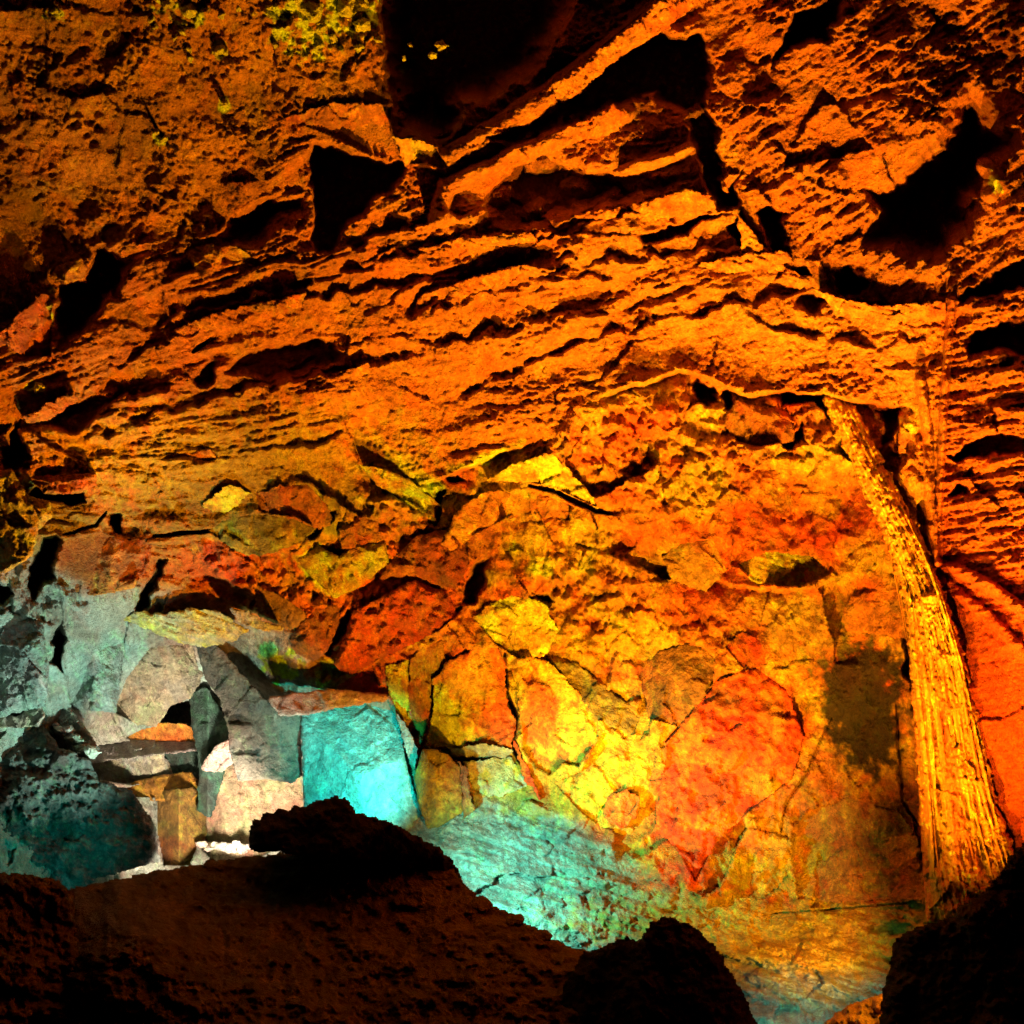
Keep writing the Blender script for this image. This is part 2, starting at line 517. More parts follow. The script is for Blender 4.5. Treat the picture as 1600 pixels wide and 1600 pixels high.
def lip_over(pts, h=.3, above=60, back=.5, below=70, wob=.5):
    """the lower edge of a hanging sheet: proud above, hollow below"""
    w = win(pts, max(below, above) * 6)
    d, side, run, L = seg_dist(XX[w] + WX[w] * wob, YY[w] + WY[w] * wob, pts, False)
    end = sstep(0, 50, run) * sstep(0, 50, L - run)
    up = side < 0
    f = np.where(up, h * np.exp(-d / above), np.where(d < 6, h - (h + back) * d / 6, -back * np.exp(-(d - 6) / below)))
    OFF[w] += f * end


def rib(pts, width, h, wob=.4):
    w = win(pts, width * 2)
    d = seg_dist(XX[w] + WX[w] * wob, YY[w] + WY[w] * wob, pts, False)[0]
    OFF[w] += h * np.sqrt(np.clip(1 - (d / width) ** 2, 0, 1))


def crack(pts, width=3.0, depth=.4, wob=.25):
    w = win(pts, width * 3 + 8)
    d, side, run, L = seg_dist(XX[w] + WX[w] * wob, YY[w] + WY[w] * wob, pts, False)
    ww = width * (.35 + .65 * np.sin(np.pi * np.clip(run / L, 0, 1)) ** .5)
    OFF[w] -= depth * sstep(1.0, .2, d / ww)


for pts, dep, soft in [
    ([(590, -400), (585, 60), (600, 125), (612, 160), (617, 212), (690, 225), (735, 188), (728, 165), (765, 155), (830, 125), (875, 60), (895, 20), (940, -30), (960, -400)], 9.0, 60),
    ([(482, 222), (530, 222), (580, 246), (628, 252), (632, 275), (560, 345), (520, 395), (490, 398), (485, 300), (476, 260)], 2.2, 16),
    ([(335, 368), (370, 320), (430, 300), (478, 300), (482, 330), (440, 365), (400, 392), (345, 386)], 1.0, 40),
    ([(85, 440), (130, 437), (140, 390), (170, 382), (210, 405), (190, 460), (150, 500), (125, 530), (85, 560)], 1.4, 26),
    ([(950, 85), (1010, 50), (1090, 45), (1112, 60), (1115, 120), (1095, 200), (1070, 180), (1020, 155), (960, 165), (930, 180), (860, 205), (800, 225), (750, 225), (850, 170), (900, 135)], 2.2, 20),
    ([(1070, 190), (1100, 150), (1130, 200), (1125, 240), (1140, 300), (1160, 260), (1155, 330), (1120, 330), (1095, 280), (1080, 230)], 1.4, 14),
    ([(1205, 105), (1215, 60), (1240, 20), (1280, -4), (1320, -10), (1312, 40), (1290, 70), (1240, 78), (1212, 108)], 1.6, 22),
    ([(1335, 395), (1355, 340), (1350, 300), (1400, 270), (1450, 230), (1480, 170), (1515, 120), (1550, 165), (1565, 190), (1597, 195), (1600, 240), (1570, 255), (1556, 300), (1535, 320),
      (1525, 360), (1480, 410), (1430, 420), (1390, 400)], 2.6, 60),
    ([(1180, 340), (1200, 312), (1225, 330), (1237, 390), (1220, 425), (1200, 390)], 1.0, 14),
    ([(1138, 350), (1160, 325), (1174, 350), (1165, 397), (1145, 388)], .8, 10),
    ([(1490, 470), (1530, 440), (1600, 400), (1700, 400), (1700, 440), (1560, 455), (1500, 478)], 1.0, 12),
    ([(1503, 545), (1520, 515), (1560, 500), (1700, 495), (1700, 555), (1560, 555), (1510, 562)], 1.3, 20),
    ([(1475, 717), (1500, 700), (1535, 680), (1600, 680), (1700, 690), (1700, 716), (1560, 712), (1500, 722)], .9, 10),
    ([(1473, 768), (1500, 750), (1518, 755), (1510, 778)], .7, 10),
    ([(745, 330), (760, 290), (800, 240), (850, 225), (900, 250), (1000, 265), (1060, 270), (1080, 300), (1000, 322), (900, 340), (840, 360), (780, 356)], .75, 40),
    ([(990, 372), (1040, 350), (1100, 333), (1150, 330), (1100, 348), (1050, 377), (1010, 384)], .6, 9),
    ([(1235, 475), (1270, 455), (1300, 480), (1250, 490)], .4, 10), ([(1295, 432), (1330, 415), (1358, 440), (1350, 462), (1308, 458)], .8, 12),
    ([(1220, 430), (1260, 415), (1272, 430), (1230, 447)], .5, 9),
    ([(345, 577), (400, 540), (450, 530), (520, 535), (548, 552), (500, 577), (440, 592), (380, 592)], .5, 14),
    ([(298, 587), (330, 560), (343, 565), (341, 592), (310, 607)], .6, 10),
    ([(615, 482), (640, 450), (700, 420), (760, 400), (830, 388), (903, 384), (905, 402), (850, 422), (770, 442), (690, 472), (640, 502)], .34, 22),
    ([(40, 650), (100, 625), (170, 615), (205, 610), (180, 638), (120, 682), (90, 680), (60, 667)], .5, 14),
    ([(18, 670), (35, 655), (42, 700), (48, 720), (30, 742), (8, 738), (-5, 700)], 1.2, 12),
    ([(43, 767), (70, 758), (75, 771), (135, 769), (139, 792), (100, 797), (80, 782), (43, 782)], 1.3, 9),
    ([(38, 890), (60, 840), (95, 833), (107, 845), (92, 870), (87, 900), (57, 937), (43, 937)], 1.4, 14),
    ([(158, 805), (190, 798), (197, 840), (185, 848), (165, 822)], 1.0, 10),
    ([(205, 947), (230, 900), (243, 870), (267, 868), (247, 900), (237, 940), (215, 957)], .9, 9),
    ([(1078, 600), (1095, 588), (1122, 600), (1117, 632), (1085, 632)], 1.0, 9), ([(1120, 617), (1140, 608), (1152, 642), (1125, 642)], .8, 8),
    ([(1218, 613), (1290, 608), (1302, 640), (1312, 662), (1290, 652), (1270, 632), (1240, 632), (1223, 642)], 1.0, 9),
    ([(1213, 692), (1255, 658), (1264, 692), (1230, 707)], .8, 9), ([(1370, 640), (1400, 628), (1422, 640), (1387, 690), (1370, 722), (1373, 670)], .8, 9),
    ([(540, 943), (554, 950), (537, 1000), (520, 1027), (508, 1020), (520, 985)], .9, 7),
    ([(713, 942), (740, 880), (767, 868), (762, 912), (745, 942), (725, 952)], 1.0, 9), ([(823, 920), (850, 923), (872, 947), (850, 947)], .6, 8),
    ([(683, 765), (692, 770), (694, 800), (682, 827), (678, 800)], .8, 6),
    ([(74, 1000), (95, 960), (102, 1000), (100, 1052), (78, 1042)], 1.2, 9), ([(1410, 920), (1422, 930), (1427, 1040), (1430, 1172), (1418, 1100), (1408, 1010)], .6, 6),
    ([(465, 835), (500, 800), (530, 790), (520, 815), (485, 850)], .6, 10), ([(690, 745), (720, 740), (735, 752), (700, 760)], .6, 7),
    ([(-30, 900), (15, 905), (25, 930), (0, 950), (-30, 950)], 1.0, 12), ([(570, 728), (590, 712), (585, 725)], .4, 4),
]:
    pocket(pts, dep, soft)

rib([(650, 238), (700, 252), (760, 215), (850, 155), (920, 105), (1000, 45), (1060, 0), (1120, -60)], 22, .35)
rib([(685, 340), (698, 292), (760, 262), (850, 222), (920, 195), (978, 178)], 15, .45)
rib([(975, 265), (1040, 250), (1075, 230)], 10, .3); rib([(1540, 262), (1556, 280), (1545, 300)], 16, 1.9)
rib([(1438, 596), (1450, 680), (1453, 780), (1460, 880)], 9, .30, .15); rib([(1488, 470), (1480, 560), (1472, 680), (1466, 800), (1466, 880)], 7, .28, .15)
rib([(1470, 885), (1520, 900), (1565, 930), (1620, 965)], 11, .22); rib([(1470, 910), (1540, 960), (1620, 1040)], 10, .12)
for pts, h, lo, bk, up in [
    ([(480, 420), (600, 368), (680, 343), (760, 330)], .22, 40, .25, 18), ([(640, 402), (760, 372), (850, 364), (920, 355), (1010, 330), (1105, 313)], .32, 34, .30, 22),
    ([(610, 490), (640, 445), (720, 420), (800, 402)], .22, 34, .28, 18), ([(230, 520), (300, 490), (380, 470), (480, 450), (600, 415), (690, 380)], .24, 50, .26, 16),
    ([(150, 590), (250, 540), (330, 505), (420, 480), (560, 460), (700, 440), (900, 420), (1060, 400), (1185, 385)], .22, 50, .22, 16),
    ([(330, 622), (420, 600), (520, 588), (585, 573)], .25, 34, .30, 16), ([(40, 662), (140, 640), (240, 612), (300, 600)], .20, 30, .26, 14),
    ([(120, 692), (260, 650), (400, 612), (520, 590), (700, 540), (860, 500), (1040, 480)], .20, 46, .20, 14),
    ([(690, 640), (780, 600), (900, 540), (1040, 500), (1200, 470), (1280, 458)], .20, 60, .18, 14), ([(1270, 455), (1320, 482), (1400, 492), (1485, 480)], .28, 30, .30, 16),
    ([(230, 745), (330, 715), (460, 700), (560, 680)], .16, 40, .18, 14), ([(640, 505), (720, 470), (860, 440), (980, 430)], .18, 40, .2, 14),
    ([(1480, 600), (1540, 580), (1640, 560)], .2, 30, .14, 14), ([(1480, 660), (1560, 640), (1660, 640)], .2, 30, .14, 14), ([(1475, 800), (1560, 770), (1660, 765)], .18, 30, .12, 12),
    ([(1190, 1432), (1280, 1424), (1440, 1410)], .12, 26, .12, 10), ([(1230, 1470), (1330, 1460), (1400, 1455)], .14, 20, .12, 10),
    ([(1140, 480), (1220, 520), (1340, 545), (1470, 540)], .16, 30, .18, 12),
]:
    ledge(pts, h, lo, bk, up)
for pts, h, lo, bk, up in [
    ([(925, 622), (990, 600), (1060, 578), (1110, 590), (1170, 618), (1230, 608), (1300, 618), (1425, 636)], .45, 60, .45, 60),
    ([(640, 760), (700, 742), (760, 712), (835, 690)], .25, 50, .30, 40), ([(45, 765), (100, 768), (140, 765)], .2, 24, .2, 20),
    ([(1000, 870), (1100, 900), (1180, 918), (1260, 920), (1320, 895)], .18, 36, .22, 30), ([(1250, 690), (1180, 700), (1120, 680)], .15, 30, .15, 20),
]:
    lip_over(pts, h, lo, bk, up)
for pts, w_, d_ in [
    ([(827, 758), (870, 768), (910, 790), (953, 804)], 5.5, .8), ([(1190, 1430), (1280, 1422), (1440, 1410)], 2.2, .12),
    ([(788, 1020), (790, 1080), (805, 1120), (800, 1160), (815, 1195)], 6, .7), ([(560, 980), (610, 960), (640, 945)], 4, .5), ([(665, 985), (700, 965), (720, 950)], 5, .6),
    ([(100, 835), (150, 820), (165, 800)], 3, .4), ([(225, 840), (290, 832), (340, 828)], 4, .6),  
     ([(1180, 1040), (1125, 1060), (1040, 1160)], 3, .25), ([(1220, 1300), (1226, 1260), (1260, 1210), (1300, 1120)], 3, .2),
      
    ([(1400, 1100), (1410, 1250), (1436, 1290)], 3, .3), ([(220, 150), (245, 200), (262, 225)], 3, .3),  ([(300, 550), (345, 520)], 4, .5),
]:
    crack(pts, w_, d_)


# ------------------------------------------------------------------ minerals (the rock's own colours, plus lamplight tints painted in)
RUST = (.46, .150, .016); RUST_D = (.26, .085, .012); OCHRE = (.55, .38, .022); REDOX = (.55, .085, .008); SULPHUR = (.58, .82, .03)
OLIVE = (.20, .17, .022); BLACKISH = (.016, .014, .006); GREY = (.34, .36, .30); TAUPE = (.30, .25, .19); BONE = (.62, .56, .46); TEALROCK = (.30, .40, .34)
SPOTS = [   # mineral stains, dark patches and painted lamplight tints: outline or (centre, radii), colour, strength, softness, how broken up
    (((480, 30), (60, 55)), SULPHUR, 1, 22, 1.3), (((295, 20), (26, 24)), SULPHUR, 1, 10, 1.2), (((345, 78), (14, 14)), SULPHUR, 1, 6, 1.0), (((250, 10), (14, 10)), SULPHUR, .9, 6, 1.2),
    (((565, 15), (26, 40)), SULPHUR, .9, 9, 1.8), (((690, 75), (20, 16)), SULPHUR, 1, 6, 1.6), (((635, 95), (10, 16)), SULPHUR, 1, 5, 1.6), (((85, 20), (14, 14)), SULPHUR, 1, 6, 1.6),
    (((350, 165), (8, 16)), SULPHUR, 1, 4, 1), (((250, 215), (14, 10)), SULPHUR, .9, 5, 1.5), (((60, 605), (22, 8)), SULPHUR, 1, 5, 1.2),
    (((78, 480), (6, 24)), SULPHUR, 1, 4, 1.2), (((1555, 285), (10, 16)), SULPHUR, .8, 6, 1.5),
    ([(560, 725), (620, 708), (690, 760), (675, 815), (640, 790), (590, 755)], SULPHUR, .9, 14, .8), ([(460, 868), (500, 852), (530, 880), (600, 848), (610, 880), (560, 918), (520, 935), (480, 900)], SULPHUR, 1, 10, .7),
    
    ([(700, 735), (760, 706), (820, 690), (760, 722)], SULPHUR, .8, 8, .7), ([(800, 830), (880, 800), (960, 815), (965, 850), (930, 890), (880, 870), (830, 900), (790, 860)], OCHRE, .9, 20, .8),
    ([(830, 870), (870, 875), (865, 900), (820, 895)], SULPHUR, .8, 8, .8), ([(1140, 870), (1270, 860), (1310, 890), (1250, 922), (1170, 915)], OCHRE, 1, 14, .9),
    (((400, 760), (260, 90)), OLIVE, .75, 90, .9), (((330, 700), (300, 70)), OCHRE, .5, 70, .9), (((60, 810), (90, 60)), OLIVE, .8, 40, .6),  # the large olive patch is mixed cyan and amber light, painted in
    ([(1275, 1030), (1330, 1000), (1400, 1008), (1415, 1110), (1408, 1182), (1370, 1215), (1325, 1200), (1292, 1150)], BLACKISH, .98, 34, .9), (((1050, 1060), (60, 60)), BLACKISH, .6, 30, .6),  # first: dark patch at the hollow beside the flowstone
    ([(1040, 1160), (1120, 1062), (1180, 1040), (1232, 1075), (1256, 1150), (1240, 1215), (1180, 1262), (1120, 1312), (1085, 1392), (1060, 1330), (1015, 1305)], REDOX, .95, 16, .5),
    ([(900, 800), (1010, 800), (1080, 850), (980, 860)], RUST, .8, 30, .5), (((1180, 860), (100, 60)), REDOX, .7, 40, .7), (((640, 905), (90, 60)), REDOX, .8, 30, .7), (((1590, 1130), (110, 180)), REDOX, .8, 60, .5),
    (((1520, 900), (80, 60)), REDOX, .4, 40, .6), (((340, 880), (70, 40)), REDOX, .7, 30, .7), (((700, 1040), (60, 30)), REDOX, .6, 24, .7), (((150, 870), (70, 40)), RUST_D, .9, 30, .4),
    (((1290, 1370), (130, 60)), OCHRE, .6, 50, .8), (((1200, 1345), (60, 60)), OCHRE, .6, 40, .9), (((860, 1150), (170, 130)), OCHRE, .8, 40, .6), (((990, 1000), (80, 40)), OCHRE, .8, 30, .8),
    (((1010, 990), (60, 30)), OCHRE, .7, 20, .8), (((1260, 980), (90, 50)), OLIVE, .6, 40, .7), (((1290, 1300), (50, 30)), OLIVE, .5, 30, .8),
    (((1150, 1440), (200, 40)), OCHRE, .8, 40, .8), (((1300, 1480), (120, 40)), OCHRE, .95, 30, .7), (((1020, 1430), (90, 40)), OLIVE, .6, 40, .9), (((1050, 1370), (60, 22)), REDOX, .7, 16, .8),  # ochre on the floor paints in the amber lamplight
    (((440, 1040), (30, 26)), SULPHUR, .95, 8, 1.1), (((420, 1025), (16, 10)), SULPHUR, .9, 5, 1.2), (((510, 1050), (16, 20)), SULPHUR, .7, 8, 1.4), (((420, 1015), (14, 12)), (.05, .6, .25), .9, 8, .6),
]


def stain(X, Y, wx, wy, col, only=None):
    n = fbm(X / 21, Y / 21, 4, 91, .6)
    for shape, c, k, soft, brk in SPOTS:
        if isinstance(shape, tuple):
            (cx, cy), (rx, ry) = shape
            if cx + rx * 1.5 + 40 < X.min() or cx - rx * 1.5 - 40 > X.max() or cy + ry * 1.5 + 40 < Y.min() or cy - ry * 1.5 - 40 > Y.max():
                continue
            r = np.sqrt(((X + wx - cx) / rx) ** 2 + ((Y + wy - cy) / ry) ** 2)
            s = (1 - r) * min(rx, ry)
        else:
            p = np.asarray(shape, float)
            if p[:, 0].max() + 40 < X.min() or p[:, 0].min() - 40 > X.max() or p[:, 1].max() + 40 < Y.min() or p[:, 1].min() - 40 > Y.max():
                continue
            s = np.full(X.shape, -99, np.float32)
            j = np.where((Y > p[:, 1].min() - 60) & (Y < p[:, 1].max() + 60) & (X > p[:, 0].min() - 60) & (X < p[:, 0].max() + 60))
            s[j] = poly_sd(X[j] + wx[j], Y[j] + wy[j], shape)
        m = sstep(-soft * .5, soft * .5, s + n * brk * soft * 1.6) * sstep(-soft * 2.5, -soft * .5, s) * k
        if brk > 1:
            m = m * sstep(-.15, .15, n)
        m = m[..., None]
        col = col * (1 - m) + np.array(c, np.float32) * m
    return col


def mix(a, b, t):
    t = t[..., None]
    return np.asarray(a, np.float32) * (1 - t) + np.asarray(b, np.float32) * t


def mottle(X, Y, col, k=1.0):
    """veins, blotches and specks of mineral that run on from rock to rock"""
    a = fbm(X / 20, Y / 24, 5, 201, .68)
    col = col * (1 + .75 * k * a)[..., None]
    v = sstep(.09, .0, np.abs(fbm(X / 46, Y / 62, 5, 202, .62))) * sstep(-.15, .25, fbm(X / 70, Y / 70, 3, 203))
    v = np.clip(v + .8 * sstep(.05, .0, np.abs(fbm(X / 17, Y / 26, 4, 204, .6))) * sstep(.0, .3, fbm(X / 50, Y / 60, 3, 205)), 0, 1)
    col = mix(col, col * np.array([1.2, 2.0, 1.3], np.float32), v * .8 * k)
    r = sstep(.08, .3, fbm(X / 64, Y / 80, 5, 206, .6))
    col = mix(col, col * np.array([1.05, .5, .5], np.float32), r * .75 * k)
    o = sstep(.12, .34, fbm(X / 58, Y / 66, 5, 207, .6))
    col = mix(col, col * np.array([.72, 1.15, .9], np.float32), o * .8 * k)
    d = sstep(.24, .45, fbm(X / 12, Y / 12, 4, 208, .65))
    return mix(col, col * .4, d * .6 * k)


t1 = sstep(-.25, .3, fbm(XX / 90, YY / 60, 5, 101, .6)); t2 = sstep(-.2, .3, fbm(XX / 45, YY / 45, 5, 102, .6)); t3 = sstep(.0, .35, fbm(XX / 130, YY / 130, 4, 103))
COL = wC[..., None] * mix(mix((.42, .18, .018), (.52, .235, .022), t1), (.30, .14, .016), t3)
COL += wK[..., None] * mix(mix(RUST, (.40, .12, .012), t1), RUST_D, t3 * .6)
COL += wM[..., None] * mix(mix(RUST, (.48, .19, .022), t1), (.32, .12, .016), t3 * .7)
COL += wS[..., None] * mix(mix((.45, .12, .012), REDOX, sstep(500, 1100, YY)), RUST_D, t1 * .5)
COL += wB[..., None] * mix(mix(RUST, OCHRE, t1 * .8), REDOX, t3 * .7)
amber_lit = sstep(820, 1250, XX + (YY - 1350) * .3)  # teal to ochre follows cyan and amber lamplight, painted into the floor
COL += wF[..., None] * mix(mix((.28, .36, .30), (.17, .23, .19), t2), mix((.44, .42, .035), (.40, .28, .03), t2), amber_lit * (1 - sstep(1490, 1530, YY - (XX - 1250) * .12)))
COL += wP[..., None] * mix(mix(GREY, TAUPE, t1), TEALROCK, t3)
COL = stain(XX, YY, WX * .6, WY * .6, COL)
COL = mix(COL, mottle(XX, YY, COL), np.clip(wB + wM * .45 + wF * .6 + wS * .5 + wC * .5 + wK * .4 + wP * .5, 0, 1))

# ------------------------------------------------------------------ blocks, slabs and boulders: outline, place and look of each
BLOCKS = []


def B(name, cat, label, poly, col=0, proud=.45, tilt=(0, 0), **kw):
    BLOCKS.append(dict(name=name, cat=cat, label=label, poly=poly, col=col, proud=proud, tilt=tilt, **kw))


P_ORANGE = ((.50, .19, .02), (.58, .33, .025), (.50, .10, .01))
P_YELLOW = ((.57, .54, .03), (.57, .76, .035), (.54, .32, .02))
P_RED = ((.56, .075, .005), (.58, .14, .008), (.46, .055, .005))
P_BROWN = ((.20, .11, .018), (.27, .16, .02), (.14, .08, .015))
P_OLIVE = ((.20, .17, .025), (.30, .24, .025), (.13, .11, .02))
P_GREY = ((.36, .36, .31), (.28, .30, .27), (.42, .38, .30))
P_TAUPE = ((.15, .135, .105), (.19, .165, .125), (.11, .11, .095))
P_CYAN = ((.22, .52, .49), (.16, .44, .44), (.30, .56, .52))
P_GREEN = ((.05, .10, .075), (.035, .07, .055), (.08, .13, .10))
P_PINK = ((.46, .32, .28), (.52, .38, .33), (.38, .27, .22))
P_PEACH = ((.55, .40, .24), (.60, .33, .22), (.52, .46, .24))
P_BONE = ((.62, .56, .46), (.50, .42, .38), (.66, .62, .54))
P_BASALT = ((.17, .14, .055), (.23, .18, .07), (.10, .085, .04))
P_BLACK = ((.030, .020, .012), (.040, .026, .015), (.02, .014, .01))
P_RUSTY = ((.42, .14, .016), (.36, .11, .014), (.50, .20, .02))

# --- the mouth of the passage
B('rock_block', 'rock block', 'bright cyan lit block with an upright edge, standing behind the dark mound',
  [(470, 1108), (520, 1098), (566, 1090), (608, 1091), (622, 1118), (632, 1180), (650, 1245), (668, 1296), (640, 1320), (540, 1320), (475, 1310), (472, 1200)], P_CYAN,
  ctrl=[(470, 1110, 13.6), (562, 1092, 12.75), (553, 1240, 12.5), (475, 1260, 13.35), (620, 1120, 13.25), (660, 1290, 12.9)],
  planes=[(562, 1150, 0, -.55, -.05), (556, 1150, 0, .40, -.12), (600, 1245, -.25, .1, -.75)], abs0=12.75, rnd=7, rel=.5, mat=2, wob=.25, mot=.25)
B('flat_rock', 'rock slab', 'thin pale pink slab lying along the top of the cyan block', [(425, 1094), (470, 1088), (515, 1082), (545, 1084), (600, 1090), (560, 1096), (520, 1103), (475, 1112), (440, 1113)], P_PINK, abs0=12.6, planes=[(500, 1095, 0, 0, -.6)], rnd=5, rel=.4, mat=2, grow=6)
B('hanging_rock', 'rock slab', 'big smooth taupe slab hanging beside the cyan block', [(305, 1008), (330, 1000), (352, 1020), (375, 1050), (400, 1075), (425, 1102), (470, 1113), (472, 1212), (455, 1226), (430, 1218), (372, 1220), (360, 1180), (354, 1130), (342, 1090), (320, 1060)], P_TAUPE,
  ctrl=[(310, 1010, 13.2), (350, 1100, 13.3), (400, 1150, 13.1), (440, 1120, 13.0), (440, 1220, 13.1), (472, 1160, 13.6), (375, 1215, 13.4)], rnd=8, rel=.5, mat=2, wob=.25)
B('rock_block', 'rock block', 'peach and pink block below the hanging taupe slab', [(345, 1185), (372, 1205), (425, 1210), (470, 1215), (480, 1300), (395, 1345), (330, 1345), (306, 1312), (324, 1270), (338, 1215)], P_PEACH, abs0=15.6, planes=[(390, 1260, 0, .2, -.5), (330, 1260, .1, -1.2, -.2)], rnd=8, rel=.8, mat=2, wob=.3, grow=4)
B('rock_sliver', 'rock', 'small mauve sliver leaning against the taupe slab', [(320, 1199), (340, 1172), (360, 1158), (366, 1184), (346, 1200)], P_PINK, abs0=14.2, rnd=4, rel=.4, mat=2, grow=6)
B('rock_pillar', 'rock pillar', 'narrow dark green pillar left of the taupe slab', [(302, 1088), (318, 1078), (338, 1108), (357, 1150), (352, 1178), (330, 1190), (346, 1205), (326, 1272), (314, 1262), (316, 1190), (306, 1140)], P_GREEN, abs0=14.6, planes=[(325, 1150, 0, 1.2, 0), (325, 1150, 0, -1.4, 0)], rnd=6, rel=.7, mat=2, grow=6)
B('flat_rock', 'rock slab', 'brownish leaning slab forming the roof of the lit passage', [(178, 1112), (198, 1060), (235, 1012), (300, 1006), (312, 1055), (296, 1086), (264, 1096), (242, 1130), (205, 1126)], ((.25, .20, .12), (.20, .18, .13), (.30, .26, .16)), abs0=14.0, planes=[(250, 1060, 0, .1, .7), (290, 1030, .05, 1.3, .2)], rnd=10, rel=1.2, mat=2, grow=6)
B('flat_rock', 'rock slab', 'upright pink slab at the back of the passage', [(240, 1140), (264, 1100), (303, 1094), (305, 1152), (252, 1150)], P_PINK, abs0=17.2, rnd=6, rel=.6, mat=2, grow=6)
B('rock_shelf', 'rock shelf', 'thin bright orange shelf edge above the grey ledge in the passage', [(198, 1152), (222, 1140), (250, 1134), (285, 1136), (310, 1148), (308, 1156), (255, 1152), (205, 1158)], ((.62, .22, .03), (.66, .26, .04), (.58, .18, .02)), abs0=15.6, rnd=4, rel=.3, mat=2, grow=6)
B('rock_shelf', 'rock shelf', 'pale mauve shelf with a crusted rim under the orange edge', [(130, 1188), (150, 1165), (205, 1157), (260, 1152), (312, 1156), (314, 1168), (255, 1174), (190, 1182)], P_BONE, abs0=15.4, planes=[(220, 1170, 0, 0, -2.0)], rnd=4, rel=1.2, mat=6, grow=5)
B('rock_block', 'rock block', 'khaki ledge block at the left end of the passage shelf', [(138, 1186), (190, 1178), (246, 1172), (256, 1190), (268, 1217), (208, 1226), (152, 1219), (142, 1200)], ((.42, .35, .22), (.36, .31, .22), (.32, .30, .26)), abs0=15.5, planes=[(190, 1200, 0, 0, .5), (240, 1200, 0, .8, 0)], rnd=6, rel=1.0, mat=2, grow=6)
B('rock_block', 'rock block', 'dark green block under the right end of the passage shelf', [(242, 1170), (316, 1165), (318, 1220), (300, 1214), (262, 1216), (252, 1192)], P_GREEN, abs0=15.75, rnd=6, rel=1, mat=2, grow=6)
B('flat_rock', 'rock slab', 'orange brown slab spanning under the passage shelf', [(196, 1232), (230, 1222), (266, 1214), (296, 1212), (314, 1232), (300, 1244), (250, 1246), (205, 1246)], ((.40, .17, .02), (.46, .20, .02), (.3, .12, .02)), abs0=15.3, planes=[(255, 1230, 0, 0, -.8)], rnd=5, rel=.8, mat=2, grow=6)
B('rock_pillar', 'rock pillar', 'dim brown pillar holding up the orange slab in the passage', [(246, 1240), (300, 1236), (312, 1248), (318, 1300), (296, 1352), (256, 1352), (246, 1300)], ((.22, .11, .02), (.26, .13, .02), (.15, .08, .015)), abs0=14.9, planes=[(280, 1290, 0, 1.2, 0), (280, 1290, 0, -1.2, 0)], rnd=8, rel=1, mat=2, grow=6)
B('rock_mass', 'boulder', 'dark rounded rock mass with a teal lit foot left of the passage', [(-60, 1138), (30, 1130), (68, 1132), (92, 1166), (142, 1188), (154, 1217), (205, 1234), (244, 1290), (250, 1345), (200, 1360), (150, 1374), (112, 1420), (0, 1420), (-60, 1400)], ((.10, .11, .095), (.07, .078, .07), (.15, .14, .13)), abs0=11.4, planes=[(80, 1250, 0, .5, -.05), (180, 1280, .3, 1.1, .1), (40, 1180, .1, .1, -.7)], rnd=10, fine=1, gran=.8, rel=3.6, mat=1, wob=.6)
B('crusted_rock', 'rock', 'pale pink crusted rock above the dark mass', [(70, 1100), (102, 1104), (130, 1138), (150, 1170), (132, 1188), (100, 1172), (76, 1138)], P_BONE, abs0=12.2, rnd=8, rel=2.4, mat=6, grow=5)
B('rock_shelf', 'rock shelf', 'low pinkish shelf at the left edge above the dark mass', [(-50, 1118), (30, 1118), (64, 1098), (72, 1118), (60, 1136), (-50, 1142)], ((.40, .26, .19), (.36, .28, .23), (.30, .22, .18)), abs0=11.0, rnd=8, rel=1.2, mat=1)
B('rock_rib', 'rock rib', 'tall grey green rib of rock left of the passage roof', [(98, 932), (150, 918), (192, 924), (206, 962), (192, 1040), (182, 1114), (108, 1108), (98, 1030)], P_GREY, abs0=12.2, planes=[(150, 1020, 0, .9, .1), (140, 1020, 0, -.7, .1)], rnd=14, rel=2.4, mat=1)
B('boulder', 'boulder', 'knobbly grey boulder at the left edge above the pinkish shelf', [(-60, 968), (30, 955), (66, 970), (78, 1050), (72, 1104), (0, 1120), (-60, 1120)], ((.26, .28, .24), (.20, .22, .20), (.30, .27, .25)), abs0=10.5, rnd=20, rel=1.8, mat=1, rim=.8)
B('flat_rock', 'rock slab', 'pale olive slab at the left edge below the two black slots', [(-60, 730), (20, 735), (46, 775), (78, 782), (84, 805), (60, 830), (50, 870), (10, 895), (-60, 900)], ((.36, .30, .05), (.30, .28, .10), (.40, .26, .03)), abs0=9.5, rnd=16, rel=1.6, mat=1)
B('flat_rock', 'rock slab', 'flat rust brown slab between two black hollows on the left', [(98, 840), (160, 828), (200, 850), (232, 838), (228, 880), (205, 915), (150, 925), (86, 915), (92, 875)], P_RUSTY, abs0=11.2, rnd=10, rel=1.0, mat=2, grow=6)
B('rock_shelf', 'rock shelf', 'ragged orange shelf over the long black slot on the left', [(40, 745), (90, 742), (150, 738), (152, 760), (110, 772), (70, 772)], P_RUSTY, abs0=10.2, rnd=7, rel=1.8, mat=1)

